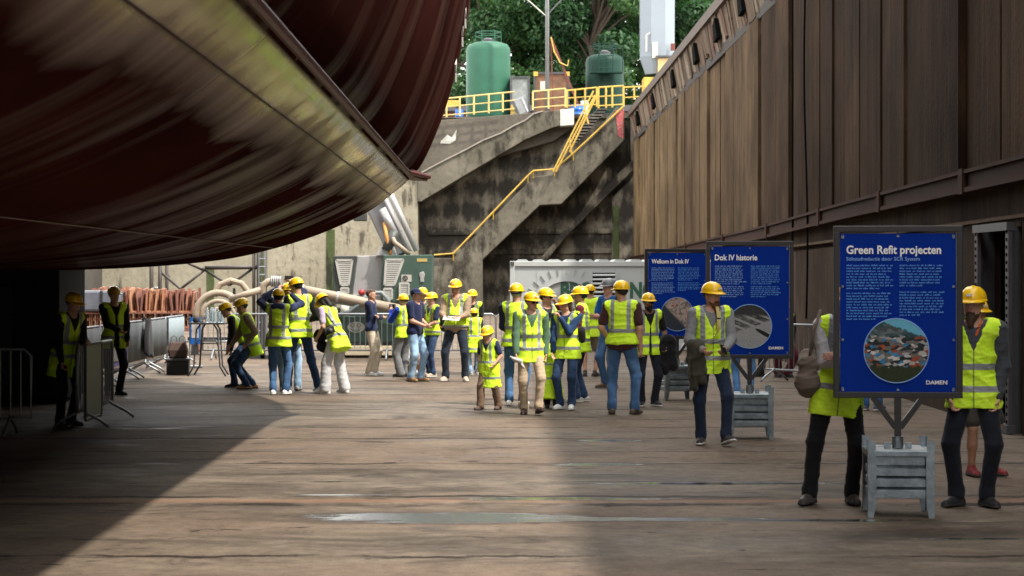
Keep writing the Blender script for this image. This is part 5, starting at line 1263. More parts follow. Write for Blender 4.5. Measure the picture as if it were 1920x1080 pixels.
def person(key, label, x, y=None, top=None, yaw=0, H=None, lean=0, side=0, twist=0, drop=0, hip=(0, 0), L='hang', Rr='hang', LF=(.055, 0, 14), RF=(.055, 0, 14), head=(0, 0, 0), skin='a',
           hat='helmet', hair='brown', hairlen=0, shirt=(.05, .05, .06), sleeve=1.0, pants=(.03, .045, .09), jean=False, plen=1.0, loose=0, shoes=(.03, .03, .03), sole='d', boots=0, vest='std', vlen=-.10, beard=None, glasses=False, build=1.0, belly=0, kid=0, hood=None, collar=None, lens=None, Y=None, res=None, openv=0, lh=0, rh=0, lastmat=None):
    if y is not None: g0 = ground(x, y)
    s = (y - HZ) / EYE
    if H is None: H = (y - top) / s - (.035 if hat == 'helmet' else .015)
    root = empty('person', (g0.x, g0.y, 0), R(yaw), label, 'person', 'people on the dock floor')
    far = s < 140; h = res or (.0125 if s < 125 else .0105 if s < 160 else .0085)
    seed = abs(hash(key)) % 1000 if False else sum(map(ord, key))
    k_ = H / 1.78; b_ = k_ * build
    hs = k_ if not kid else (k_ ** (.45 if kid == 2 else .7))
    P = V3(hip[0] * H, -hip[1] * H, (.535 - drop) * H)
    Rt = roty(side) @ rotx(lean); U = Rt @ V3(0, 0, 1); RP = Rt @ V3(1, 0, 0); FW = Rt @ V3(0, -1, 0)
    Rs = Rt @ rotz(twist); RS = Rs @ V3(1, 0, 0); FS = Rs @ V3(0, -1, 0)
    NB = P + U * .305 * H - (0 if not kid else .02 * H) * U; SCn = P + U * .275 * H - FW * .0
    shw = (.108 if not kid else .10) * H * (.5 + .5 * build)
    SH = {1: SCn + RS * shw, -1: SCn - RS * shw}
    hy, hp, hr = head
    HR = Rs @ rotz(hy) @ rotx(hp) @ roty(hr); HU = HR @ V3(0, 0, 1); HF = HR @ V3(0, -1, 0)
    HC = NB + (U * .35 + HU * .65) * (.125 * hs) + HF * .018 * hs
    hd = lambda a, b, c: HC + HR @ (V3(a, b, c) * hs)
    # limbs
    arms = {}
    for sg, pz, hf in ((1, L, lh), (-1, Rr, rh)):
        if isinstance(pz, str): pz = POSE[pz]
        el_h = V3(sg * .5, .6, -.6) if len(pz) < 4 else V3(*pz[3]) * V3(sg, -1, 1)
        tgt = V3(sg * pz[0] * H, -pz[1] * H, pz[2] * H) + V3(P[0], P[1], -drop * H) * 1.0
        if lean or side:
            rel = V3(sg * pz[0] * H, -pz[1] * H, (pz[2] - .535) * H); tgt = P + Rt @ rel
        e, wv = ik(SH[sg], tgt, .168 * H, .150 * H, (Rt @ el_h)); arms[sg] = (e, wv)
    legs = {}
    for sg, ft in ((1, LF), (-1, RF)):
        lift = ft[3] if len(ft) > 3 else 0
        ank = V3(sg * ft[0] * H, -ft[1] * H, (.048 + lift) * H); hp_ = P + RP * sg * .052 * H - V3(0, 0, .015 * H)
        td = rotz(sg * ft[2]) @ V3(0, -1, 0); kn, ank = ik(hp_, ank, .245 * H, .243 * H, td * 1.0 + V3(sg * .12, 0, .05)); pit = ft[4] if len(ft) > 4 else 0
        td = nrm_(td * math.cos(R(pit)) + V3(0, 0, math.sin(R(pit)))); legs[sg] = (hp_, kn, ank, td)
    # ---- body
    B = SDF(.022 * k_)
    B.cap(hd(0, .018, .03), hd(0, -.022, .034), .074 * hs, .070 * hs); B.cap(hd(0, -.035, -.01), hd(0, -.052, -.078), .056 * hs, .030 * hs, k=.03 * hs)
    B.cap(hd(-.028, -.03, -.045), hd(.028, -.03, -.045), .038 * hs, k=.03 * hs)
    if s > 90:
        B.cap(hd(0, -.088, .012), hd(0, -.108, -.028), .007 * hs, .0125 * hs, k=.008 * hs); B.cap(hd(-.03, -.082, .028), hd(.03, -.082, .028), .010 * hs, k=.012 * hs)
        for sg in (-1, 1): B.cap(hd(sg * .076, .012, .018), hd(sg * .074, .008, -.018), .013 * hs, .009 * hs, HR @ V3(1, 0, 0), 1.6, k=.006 * hs)
        B.cap(hd(-.014, -.083, -.062), hd(.014, -.083, -.062), .009 * hs, k=.01 * hs); B.cap(hd(0, -.078, -.096), hd(0, -.076, -.10), .014 * hs, k=.015 * hs)
    B.cap(NB - U * .03 * H, hd(0, .012, -.05), .054 * b_, .050 * min(hs, b_ * 1.05), k=.03 * k_)
    def torso(Q, o, z0=0, hipscale=1.0):
        Q.cap(P - RP * .042 * H, P + RP * .042 * H, .086 * b_ * hipscale + o, None, FW, 1.12, k=.05)
        Q.cap(P + U * .05 * H, P + U * .11 * H, .128 * b_ + o, .130 * b_ + o, FW, 1.28, k=.05)
        Q.cap(P + U * .14 * H, P + U * .225 * H, .140 * b_ + o, .136 * b_ + o, FS, 1.32, k=.05)
        Q.cap(SH[1] * .86 + SH[-1] * .14, SH[-1] * .86 + SH[1] * .14, .056 * b_ + o, None, FS, 1.0, k=.05)
        if belly: Q.cap(P + U * .05 * H + FW * .05 * k_, P + U * .11 * H + FW * .05 * k_, .105 * b_ + belly * k_ + o, None, None, 1, k=.06)
    torso(B, 0)
    for sg in (1, -1):
        e, wv = arms[sg]; B.cap(SH[sg], e, .050 * b_, .039 * b_); B.cap(e, wv, .040 * b_, .026 * b_)
        # hand: palm, four unequal curled fingers, thumb from the side of the palm
        fd = nrm_(wv - e); inn = nrm_(-RS * sg * .8 + FS * .5 - fd * ((-RS * sg * .8 + FS * .5) @ fd)); pside = np.cross(fd, inn) * sg
        curl = (.75 if (isinstance(L if sg == 1 else Rr, str) and (L if sg == 1 else Rr) == 'hang') else 1.15); hk = k_ * (1 if not kid else 1.1)
        pc = wv + fd * .052 * hk; B.cap(wv, pc + fd * .022 * hk, .023 * hk, .030 * hk, inn, 1.7, k=.014 * hk)
        for i, (off, ln) in enumerate(((-.027, .066), (-.009, .076), (.009, .072), (.026, .056))):
            r0 = pc + fd * .034 * hk + pside * off * hk; c1 = curl * (.45 + .1 * i); d1 = nrm_(fd * math.cos(c1) + inn * math.sin(c1)); d2 = nrm_(fd * math.cos(c1 * 2.1) + inn * math.sin(c1 * 2.1))
            r1 = r0 + d1 * ln * .52 * hk; B.cap(r0, r1, .0095 * hk, .0088 * hk, k=.006 * hk); B.cap(r1, r1 + d2 * ln * .48 * hk, .0086 * hk, .0075 * hk, k=.004 * hk)
        t0 = wv + fd * .025 * hk - pside * .024 * hk; t1 = t0 + nrm_(fd * .7 - pside * .6 + inn * .5) * .036 * hk; B.cap(t0, t1, .0125 * hk, .0105 * hk, k=.010 * hk); B.cap(t1, t1 + nrm_(fd * .9 + inn * .6) * .03 * hk, .0100 * hk, .0085 * hk, k=.005 * hk)
        hp_, kn, ank, td = legs[sg]; B.cap(hp_, kn, .078 * b_, .050 * b_); B.cap(kn, kn + (ank - kn) * .45, .050 * b_, .051 * b_); B.cap(kn + (ank - kn) * .4, ank, .048 * b_, .033 * b_)
        B.cap(ank - V3(0, 0, .015 * k_), ank + td * .09 * k_ - V3(0, 0, .052 * k_), .028 * k_, .018 * k_)
    V, Fc = B.mesh(h if s < 160 else .0075)
    hl = ((V - HC) @ HR) / hs; np_mesh('body', V, Fc, SK[skin], root, {'head': hl})
    # ---- trousers
    T = SDF(.03 * k_); lo_ = .015 + .02 * loose
    T.cap(P - RP * .042 * H, P + RP * .042 * H, .092 * b_ + .012, None, FW, 1.10, k=.05); T.cap(P + U * .03 * H, P + U * .08 * H, .126 * b_ + .008, None, FW, 1.25, k=.05)
    if belly: T.cap(P + U * .03 * H + FW * .04 * k_, P + U * .06 * H + FW * .04 * k_, .098 * b_ + belly * .7)
    cutz = .058 * H
    for sg in (1, -1):
        hp_, kn, ank, td = legs[sg]
        if plen > .8:
            T.cap(hp_, kn, .086 * b_ + .006 + .01 * loose, .058 * b_ + lo_ * .7, k=.04); T.cap(kn, ank, .056 * b_ + lo_ * .75, .041 * b_ + lo_ * 1.0 + .01 * loose)
            if loose < 2: T.cap(ank + (kn - ank) * .10, ank + (kn - ank) * .04 + td * .012, .049 * b_ + lo_ * .8, .047 * b_ + lo_ * .8)
        else: T.cap(hp_, hp_ + (kn - hp_) * .82, .088 * b_ + .01, .078 * b_ + lo_, k=.04)
    amin = min(legs[1][2][2], legs[-1][2][2])
    T.sub(lambda X, Y, Z: ((P + U * .075 * H)[2] * 0 - (-((X - P[0]) * U[0] + (Y - P[1]) * U[1] + (Z - P[2]) * U[2]) + .07 * H)))
    T.sub(lambda X, Y, Z: (amin - .030 * k_ - (.02 * k_ if loose else 0)) - Z + 0 * X + 0 * Y)
    V, Fc = T.mesh(h); V = wrinkle(V, Fc, .0046 * k_ + .002 * loose, 1.0, seed)
    np_mesh('trousers' if plen > .8 else 'shorts', V, Fc, cloth('trouser_%s' % key, pants, .18, 260, .9, jean), root)
    # ---- shoes
    for sg in (1, -1):
        hp_, kn, ank, td = legs[sg]; up = nrm_(V3(0, 0, 1) - td * td[2]); base = ank - up * .048 * H * .9
        S_ = SDF(.02 * k_); fk = k_ if not kid else k_ * 1.12
        S_.cap(base - td * .055 * fk + up * .034 * fk, base + td * .03 * fk + up * .042 * fk, .040 * fk, .040 * fk); S_.cap(base + td * .04 * fk + up * .032 * fk, base + td * .155 * fk + up * .022 * fk, .043 * fk, .037 * fk)
        S_.cap(base + up * .070 * fk, base + td * .085 * fk + up * .040 * fk, .040 * fk, .036 * fk)
        S_.cap(base + up * .05 * fk, base + up * (.085 + .22 * boots) * fk - td * .005 + (kn - ank) * 0, .040 * fk, (.043 + .012 * boots) * fk)
        S_.sub(lambda X, Y, Z, b=base, u=up: .014 * fk - ((X - b[0]) * u[0] + (Y - b[1]) * u[1] + (Z - b[2]) * u[2]))
        V, Fc = S_.mesh(min(h, .0095)); so_ = np_mesh('boot' if boots else 'shoe', V, Fc, cloth('shoe_%s' % key, shoes, .15, 200, .55), root)
        Q = SDF(.02 * k_); Q.cap(base - td * .055 * fk + up * .012 * fk, base + td * .04 * fk + up * .012 * fk, .043 * fk, .045 * fk); Q.cap(base + td * .04 * fk + up * .012 * fk, base + td * .155 * fk + up * .012 * fk, .046 * fk, .040 * fk)
        Q.sub(lambda X, Y, Z, b=base, u=up: np.abs(((X - b[0]) * u[0] + (Y - b[1]) * u[1] + (Z - b[2]) * u[2]) - .012 * fk) - .012 * fk)
        V, Fc = Q.mesh(.0085); np_mesh('sole', V, Fc, {'w': m_sole, 'd': m_soled}[sole], so_)
    # ---- shirt
    T = SDF(.03 * k_); torso(T, .013, hipscale=1.32); so2 = .013
    for sg in (1, -1):
        e, wv = arms[sg]
        if sleeve <= .5: T.cap(SH[sg], SH[sg] + (e - SH[sg]) * sleeve * 1.6, .058 * b_ + .006, .052 * b_ + .008)
        else: T.cap(SH[sg], e, .055 * b_ + so2, .043 * b_ + so2); T.cap(e, e + (wv - e) * min(1, (sleeve - .5) * 2) * .97, .045 * b_ + so2, .030 * b_ + so2 * .9)
    hemv = -.055 * H
    T.sub(lambda X, Y, Z: hemv - ((X - P[0]) * U[0] + (Y - P[1]) * U[1] + (Z - P[2]) * U[2]))
    nb = NB + HU * .012 * H + FW * .045 * k_
    T.sub(lambda X, Y, Z: .074 * b_ - np.sqrt((X - nb[0]) ** 2 + (Y - nb[1]) ** 2 + (Z - nb[2]) ** 2))
    if hood:
        hc = NB - FS * .06 * k_ - U * .01 * H; T.cap(hc - RS * .06 * k_, hc + RS * .06 * k_, .05 * k_); T.cap(NB + RS * .07 * k_ + FS * .0 * k_, hc + RS * .06 * k_, .03 * k_, .045 * k_); T.cap(NB - RS * .07 * k_, hc - RS * .06 * k_, .03 * k_, .045 * k_)
    if collar:
        for q in np.linspace(-2.6, 2.6, 9)[:-1]:
            q2 = q + .65; f = lambda a: NB + .006 * H * U + (RS * math.sin(a) * .062 - FS * math.cos(a) * .058 + FS * .01) * b_; T.cap(f(q), f(q2), .017 * k_, k=.01)
    V, Fc = T.mesh(h); V = wrinkle(V, Fc, .0055 * k_, 1.0, seed + 5); np_mesh('shirt', V, Fc, cloth('shirt_%s' % key, shirt, .15), root)
    # ---- vest
    tor = lambda V: np.stack([((V - P) @ RS) / k_, -((V - P) @ FS) / k_, ((V - P) @ U) / k_], 1)
    if vest:
        T = SDF(.03 * k_); torso(T, .029, hipscale=1.36 if vlen > -.045 else 1.0)
        T.cap(SH[1] * .93 + SH[-1] * .07, SH[1] * .7 + SH[-1] * .3, .056 * b_ + .014, None); T.cap(SH[-1] * .93 + SH[1] * .07, SH[-1] * .7 + SH[1] * .3, .056 * b_ + .014, None)
        vl = vlen * H
        if vlen < -.06: T.cap(P - U * .0, P + U * vl, .120 * b_ + .026, .125 * b_ + .04 + max(0, -vlen - .12) * .25, FW, 1.15, k=.05)
        if vlen < -.04: 
            for sg in (1, -1): T.cap(P + RP * sg * .05 * H, P + RP * sg * .055 * H + U * vl * .95, .088 * b_ + .030, .095 * b_ + .036, k=.06)
        for sg in (1, -1):   # armholes follow the upper arms
            a0, a1 = SH[sg] + RS * sg * .045 * k_ - U * .01 * k_, SH[sg] * .1 + arms[sg][0] * .9
            def arm(X, Y, Z, a=a0, b=a1):
                d = b - a; ll = d @ d; px, py, pz = X - a[0], Y - a[1], Z - a[2]; t = np.clip((px * d[0] + py * d[1] + pz * d[2]) / ll, 0, 1)
                return .060 * b_ - np.sqrt((px - t * d[0]) ** 2 + (py - t * d[1]) ** 2 + (pz - t * d[2]) ** 2)
            T.sub(arm)
        T.sub(lambda X, Y, Z: vl - ((X - P[0]) * U[0] + (Y - P[1]) * U[1] + (Z - P[2]) * U[2]))
        vn = .17 * H
        def neck(X, Y, Z):
            px, py, pz = X - P[0], Y - P[1], Z - P[2]; u = px * RS[0] + py * RS[1] + pz * RS[2]; w_ = px * FS[0] + py * FS[1] + pz * FS[2]; v = px * U[0] + py * U[1] + pz * U[2]
            front = np.minimum((v - vn) * .42 - np.abs(u), w_ + .01)
            ring = .078 * b_ - np.sqrt(u * u + (w_ - .01) ** 2) + np.minimum(0, (v - .27 * H)) * 2
            o_ = np.minimum(openv * k_ * (.4 + .6 * np.clip((.17 * H - v) / (.25 * H), 0, 1)) - np.abs(u), w_ - .0) if openv else -1
            return np.maximum(np.maximum(front, ring), o_)
        T.sub(neck); V, Fc = T.mesh(h); V = wrinkle(V, Fc, .0085 * k_ + (.003 if vest == 'long' else 0), 1.0, seed + 9)
        np_mesh('vest', V, Fc, vest_mat('vest_' + vest, vest), root, {'tor': tor(V)})
    # ---- hair, beard, glasses
    if hair and (hat != 'none' or True):
        Hh = SDF(.02 * hs); Hh.cap(hd(0, .024, .036), hd(0, -.018, .044), .080 * hs, .075 * hs)
        if hairlen: Hh.cap(hd(0, .07, .0), hd(0, .085, -.05 - .12 * hairlen), .052 * hs, .045 * hs); Hh.cap(hd(.055, .03, .0), hd(.05, .05, -.06 - .09 * hairlen), .035 * hs, .03 * hs); Hh.cap(hd(-.055, .03, .0), hd(-.05, .05, -.06 - .09 * hairlen), .035 * hs, .03 * hs)
        def facecut(X, Y, Z):
            px, py, pz = X - HC[0], Y - HC[1], Z - HC[2]; ly = (px * HR[0, 1] + py * HR[1, 1] + pz * HR[2, 1]) / hs; lz = (px * HR[0, 2] + py * HR[1, 2] + pz * HR[2, 2]) / hs
            return np.maximum(np.minimum(-.012 - ly, .062 - lz - 0 * ly) * hs, -.035 * hs - lz * hs if not hairlen else -1)
        Hh.sub(facecut); V, Fc = Hh.mesh(min(h, .009)); V = wrinkle(V, Fc, .004, 2.2, seed + 2); np_mesh('hair', V, Fc, m_hair[hair], root)
    if beard:
        Q = SDF(.015 * hs); bl = .02 if beard[1] == 's' else .06
        Q.cap(hd(-.052, -.03, -.05), hd(-.02, -.068, -.085 - bl * .3), .018 * hs, .026 * hs); Q.cap(hd(.052, -.03, -.05), hd(.02, -.068, -.085 - bl * .3), .018 * hs, .026 * hs); Q.cap(hd(0, -.080, -.092), hd(0, -.078, -.095 - bl), .030 * hs, .026 * hs)
        Q.cap(hd(-.025, -.086, -.052), hd(.025, -.086, -.052), .0085 * hs, k=.006); Q.cap(hd(-.028, -.083, -.055), hd(-.03, -.078, -.085), .010 * hs, k=.01); Q.cap(hd(.028, -.083, -.055), hd(.03, -.078, -.085), .010 * hs, k=.01)
        if bl > .03: Q.cap(hd(-.012, -.084, -.070), hd(.012, -.084, -.070), .016 * hs, k=.012)
        V, Fc = Q.mesh(.007); np_mesh('beard', wrinkle(V, Fc, .002, 3, 4), Fc, m_hair[beard[0]], root)
    if glasses:
        mb = MB()
        for sg in (-1, 1):
            c = Vector(hd(sg * .033, -.103, .010)); X_ = Vector(HR[:, 0]) * hs; Z_ = Vector(HR[:, 2]) * hs; Yv = Vector(HR[:, 1]) * hs
            mb.add([c + X_ * (.026 * math.cos(q)) + Z_ * (.019 * math.sin(q)) + Yv * (.010 * abs(math.cos(q)) * (1 if math.cos(q) * sg > 0 else 0)) for q in np.linspace(0, 6.28, 15)[:-1]], [tuple(range(14))])
            mb.tube([hd(sg * .058, -.095, .014), hd(sg * .076, .0, .02)], .003 * hs, 5)
        mb.tube([hd(-.01, -.105, .013), hd(.01, -.105, .013)], .003 * hs, 5); mb.build('glasses', m_lens, root)
    # ---- helmet or cap
    if hat in ('helmet', 'grey', 'cap'):
        N, M_ = 40, 12; vs = []; fs = []; low = .052
        for j in range(M_ + 1):
            ph = j / M_ * math.pi / 2
            for i in range(N):
                q = 2 * math.pi * i / N; rx, ry, rz = (.107, .129, .112) if hat != 'cap' else (.088, .105, .082)
                cz = math.sin(ph); cr = math.cos(ph) ** .82; x_ = rx * cr * math.sin(q); y_ = -ry * cr * math.cos(q) + .004; z_ = low + rz * cz ** .92
                if hat != 'cap' and j > 2:
                    rid = math.exp(-(x_ / .016) ** 2) * .008 + .005 * math.exp(-((abs(x_) - .045) / .012) ** 2); z_ += rid * min(1, j / 5)
                vs.append(hd(x_, y_, z_))
        for j in range(M_):
            for i in range(N): i2 = (i + 1) % N; fs.append((j * N + i, (j + 1) * N + i, (j + 1) * N + i2, j * N + i2))
        fs.append(tuple(M_ * N + i for i in range(N))[::-1]); mb = MB(); mb.add(vs, fs)
        mm = {'helmet': m_helm, 'grey': m_helmg, 'cap': cloth('cap_navy', (.012, .018, .06))}[hat]
        hel = mb.build('helmet' if hat != 'cap' else 'cap', mm, root, True)
        # brim: a ring all round, a peak in front
        vs = []; rx, ry = (.107, .129) if hat != 'cap' else (.088, .105)
        for i in range(N):
            q = 2 * math.pi * i / N; fr = max(0, math.cos(q)); ext = (.008 + .046 * fr ** 1.6) if hat != 'cap' else (.0 + .075 * fr ** .8 * (1 if fr > .45 else fr / .45))
            for kx, zz in ((1, low + .004), (1, low - .004)): pass
            x0, y0 = rx * math.sin(q), -ry * math.cos(q) + .004; dx, dy = math.sin(q) * ext, -math.cos(q) * ext
            dz = -.020 * fr
            vs += [hd(x0 * .97, y0 * .97, low + .010), hd(x0 + dx, y0 + dy, low + .002 + dz), hd(x0 + dx, y0 + dy, low - .004 + dz), hd(x0 * .93, y0 * .93, low - .002)]
        fs = []
        for i in range(N):
            a, b = i * 4, ((i + 1) % N) * 4
            for c in range(4): fs.append((a + c, b + c, b + (c + 1) % 4, a + (c + 1) % 4))
        MB().add(vs, [f[::-1] for f in fs]).build('brim', mm, hel, True)
        if hat != 'cap':
            mb = MB(); pts = [hd(.088 * math.sin(q), .108 * math.cos(q), low - .018 - .022 * math.cos(q / 1.0) ** 2) for q in np.linspace(-1.4, 1.4, 13)]
            for a, b in zip(pts, pts[1:]): mb.bar(a, b, .004, .022)
            mb.build('harness', m_rub, hel)
            if s > 100:
                mb = MB(); c = Vector(hd(0, -.132, low + .042)); mb.box(c, (.045 * hs, .004, .020 * hs), Matrix(HR.tolist()) @ Euler((R(-22), 0, 0)).to_matrix()); mb.build('sticker', m_white, hel)
    W_ = Matrix.Translation((g0.x, g0.y, 0)) @ Matrix.Rotation(R(yaw), 4, 'Z')
    wp = lambda p: W_ @ Vector(p)
    info = dict(root=root, LH=wp(arms[1][1]), RH=wp(arms[-1][1]), LE=wp(arms[1][0]), RE=wp(arms[-1][0]), LS=wp(SH[1]), RS=wp(SH[-1]), P=wp(P), U=W_.to_3x3() @ Vector(U), F=W_.to_3x3() @ Vector(FS), X=W_.to_3x3() @ Vector(RS), NB=wp(NB), HC=wp(HC), k=k_, yaw=yaw,
                lfd=W_.to_3x3() @ Vector(nrm_(arms[1][1] - arms[1][0])), rfd=W_.to_3x3() @ Vector(nrm_(arms[-1][1] - arms[-1][0])))
    PEOPLE[key] = info; return info
# ---------------------------------------------------------------- everybody on the dock floor
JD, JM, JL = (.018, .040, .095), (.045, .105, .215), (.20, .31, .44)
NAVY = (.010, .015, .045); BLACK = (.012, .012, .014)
# left, in shadow
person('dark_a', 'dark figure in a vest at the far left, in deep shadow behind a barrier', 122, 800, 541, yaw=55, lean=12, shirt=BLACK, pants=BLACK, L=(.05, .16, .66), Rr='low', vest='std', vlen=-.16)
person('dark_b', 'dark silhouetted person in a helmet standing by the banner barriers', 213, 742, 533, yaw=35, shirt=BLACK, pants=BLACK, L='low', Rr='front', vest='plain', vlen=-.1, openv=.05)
# group leaning at left
person('lean_a', 'person bending low to the left in a vest, half hidden by the tan-sleeved one', 444, 727, H=1.64, yaw=-82, lean=34, drop=.05, hip=(0, -.10), L=(.05, .20, .52), Rr=(.05, .22, .55), shirt=(.03, .02, .03), pants=JD, jean=True, vlen=-.10, LF=(.05, .02, 10), RF=(.05, -.12, 10), hair='dark', head=(0, -15, 0), vest='std')
person('lean_b', 'person with bent knees in a vest over tan sleeves, jeans and tan boots', 462, 730, H=1.72, yaw=-78, lean=14, drop=.095, hip=(0, -.06), L=(.11, .06, .56), Rr=(.05, .20, .58), shirt=(.27, .20, .14), pants=JD, jean=True, shoes=(.36, .19, .08), vlen=-.11, LF=(.05, .0, 8), RF=(.06, -.07, 8), hair='dark', head=(0, 0, 0), vest='plain')
person('grp_back', 'person seen from behind in a vest with a blue hood, raising both hands', 522, 740, 537, yaw=176, L=(.10, .20, .96), Rr=(.09, .20, .94), shirt=(.03, .04, .10), hood=1, pants=JM, jean=True, shoes=(.75, .75, .74), sole='w', hair='dark', vest='full', vlen=-.08, head=(15, 0, 0), LF=(.05, 0, 6), RF=(.07, .0, 16))
person('grp_mid', 'person half hidden behind the blue hood, raising a phone to the ship', 540, 733, 527, yaw=190, L=(.09, .18, .95), Rr=(.06, .20, 1.0), shirt=(.02, .03, .07), pants=JL, jean=True, shoes=(.25, .25, .26), sole='d', hair='dark', vest='std', LF=(.04, .02, 8), RF=(.09, .02, 20))
person('grp_tall', 'tallest one of the left group, black sleeves under a vest, legs apart', 562, 736, 516, yaw=215, L='hang', Rr=(.10, .10, .62), shirt=BLACK, pants=JD, jean=True, shoes=(.78, .77, .75), sole='w', hair='dark', vest='std', vlen=-.06, head=(20, 12, 0), LF=(.05, .12, 4), RF=(.13, -.10, 10), lean=4)
person('wide_trousers', 'woman with wide pale grey trousers and a camera, bending towards the group', 624, 738, H=1.71, yaw=-118, lean=25, side=-4, hip=(0, -.05), L=(.08, .16, .60), Rr=(.06, .18, .60), shirt=(.48, .40, .52), sleeve=.45, pants=(.50, .50, .51), loose=1.4, shoes=(.65, .64, .62), sole='w', hair='dark', hairlen=.7, vest='std', vlen=-.13, head=(-12, 14, 0), LF=(.10, .02, 6), RF=(.13, -.05, 16), build=.93)
# guides and listeners
person('guide_a', 'bareheaded young man in a navy sweater and beige trousers, arms crossed', 697, 705, 537, yaw=78, hat='none', hair='brown', L=(-.08, .085, .665), Rr=(-.07, .105, .65), shirt=(.014, .022, .06), pants=(.50, .43, .34), shoes=(.72, .72, .72), sole='w', vest=None, lean=-3, collar=1, LF=(.05, .02, 8), RF=(.05, -.03, 8))
person('blue_sleeve', 'person with a bright blue sleeve and grey trousers photographing the machine', 757, 707, 548, yaw=-128, L=(.03, .18, .80), Rr=(.05, .20, .81), shirt=(.012, .045, .38), pants=(.17, .175, .185), loose=1, shoes=(.03, .03, .035), hair='fair', vest='one', vlen=-.06, head=(-10, 0, 0))
person('shorts_back', 'bare-legged person in dark shorts, mostly hidden behind the man in the cap', 792, 703, H=1.68, yaw=20, plen=.5, pants=(.06, .06, .07), shoes=(.6, .6, .6), sole='w', vest='std', shirt=(.1, .1, .1))
person('guide_b', 'man in a navy cap and jacket with pale jeans and tan work boots', 778, 716, 536, yaw=62, hat='cap', hair='dark', L=(.03, .13, .60), Rr=(.03, .14, .59), shirt=(.012, .018, .055), sleeve=.45, pants=JL, jean=True, shoes=(.27, .15, .06), boots=.9, vest=None, build=1.08, collar=1, LF=(.06, .03, 10), RF=(.06, -.02, 14))
person('backpack_boy', 'person in a vest with a dark backpack, turned to the man in the cap', 811, 707, 545, yaw=-58, L=(.06, .16, .60), Rr=(.06, .17, .62), shirt=(.02, .035, .08), sleeve=.45, pants=JD, jean=True, shoes=(.42, .34, .26), sole='w', hair='brown', vest='std', vlen=-.04, LF=(.05, .02, 10), RF=(.06, 0, 10))
person('paper_man', 'broad man in a tan shirt and vest reading from a paper, facing the camera', 855, 715, 520, yaw=-6, L=(.05, .20, .625), Rr=(.07, .20, .625), shirt=(.30, .22, .15), sleeve=.7, pants=(.022, .03, .045), shoes=(.55, .42, .33), sole='w', hair='fair', vest='std', vlen=-.005, build=1.08, belly=.02, LF=(.09, 0, 16), RF=(.10, 0, 20), head=(-8, 4, 0), skin='b')
person('far_boy', 'boy in a black shirt and vest at the back, behind the man with the paper', 886, 699, 540, yaw=-12, shirt=BLACK, sleeve=.45, pants=JM, jean=True, hair='brown', shoes=(.4, .4, .4), vest='std', L='low', Rr='low', skin='b')
person('vest_child', 'child in a long vest seen from behind, right of the broad man', 889, 703, 574, yaw=195, kid=1, shirt=(.03, .03, .04), sleeve=.45, pants=JL, jean=True, hair='brown', shoes=(.3, .3, .35), sole='w', vest='long', vlen=-.20, build=1.0, L=(.10, .06, .52), Rr='hang', head=(-10, 0, 0))
person('toddler', 'small walking child in a knee-length vest, smallest figure on the floor', 917, 768, 609, yaw=-30, kid=2, shirt=(.02, .03, .08), sleeve=.45, pants=(.16, .10, .065), loose=.4, hair='fair', shoes=(.10, .06, .05), vest='long', vlen=-.26, L=(.13, .10, .56), Rr=(.14, .02, .52), LF=(.10, -.06, 10), RF=(.06, .10, 8), lean=3, build=1.05, head=(0, 8, 0))
# centre group
person('navy_back', 'man seen from behind in navy sleeves and a vest, beside the green-jacketed man', 968, 761, 527, yaw=168, shirt=NAVY, pants=JM, jean=True, shoes=(.75, .75, .75), sole='w', hair='grey', vest='std', vlen=-.05, L=(.06, .16, .58), Rr=(.13, .08, .52), LF=(.06, 0, 10), RF=(.05, 0, 14))
person('green_jacket', 'smiling older man with glasses, green jacket, vest and beige chinos, walking', 995, 777, 543, yaw=8, shirt=(.085, .155, .095), pants=(.44, .34, .23), shoes=(.05, .022, .018), hair='grey', glasses=True, vest='full', vlen=-.11, L=(.115, .04, .50), Rr=(.13, .08, .50), LF=(.05, .10, 8, .012, 12), RF=(.045, -.05, 16), head=(28, 0, 0), collar=1, build=1.02)
person('sunglasses', 'person with dark sunglasses behind the man in the green jacket', 1022, 752, 536, yaw=35, shirt=(.03, .03, .04), pants=(.02, .02, .03), glasses=True, hair='dark', vest='std', L=(.05, .14, .6), Rr='hang', head=(30, 0, 0))
person('hidden_child', 'child in a very long vest between the man in beige and the woman in blue', 1034, 765, 622, yaw=172, kid=2, shirt=BLACK, pants=BLACK, hair='dark', shoes=(.06, .03, .03), vest='long', vlen=-.42, L='hang', Rr='hang', lean=8)
person('blue_puffer', 'woman in a quilted blue jacket and vest with her hand at her mouth', 1063, 768, 548, yaw=-20, shirt=(.018, .045, .115), pants=JD, jean=True, shoes=(.75, .75, .76), sole='w', hair='brown', hairlen=.25, vest='std', vlen=-.09, L=(-.01, .15, .80), Rr='low', LF=(.05, .02, 10), RF=(.06, .0, 16), head=(-32, 8, 0), build=1.0)
person('maroon_long', 'man with a maroon sleeve raised, pointing left behind the woman in blue', 1090, 754, 533, yaw=-98, shirt=(.14, .018, .035), pants=JD, jean=True, shoes=(.42, .40, .37), sole='w', hair='dark', vest='std', L=(.04, .14, .60), Rr=(.02, .22, .85), head=(0, 0, 0), skin='b', LF=(.05, .03, 8), RF=(.06, -.02, 8))
person('khaki_shorts', 'bare-legged man in khaki shorts behind the one with the raised maroon sleeve', 1106, 706, H=1.74, yaw=165, plen=.5, pants=(.16, .135, .09), loose=1, shoes=(.05, .04, .035), vest='plain', shirt=(.3, .3, .3), sleeve=.45, L='front', Rr='hang')
person('small_back', 'small figure in a yellow helmet and vest behind the man in the blue shirt', 1136, 700, 553, yaw=30, shirt=BLACK, pants=BLACK, shoes=(.03, .03, .03), sole='w', vest='std', skin='b', L='front', Rr='front', LF=(.06, .0, 20), RF=(.09, .06, 30))
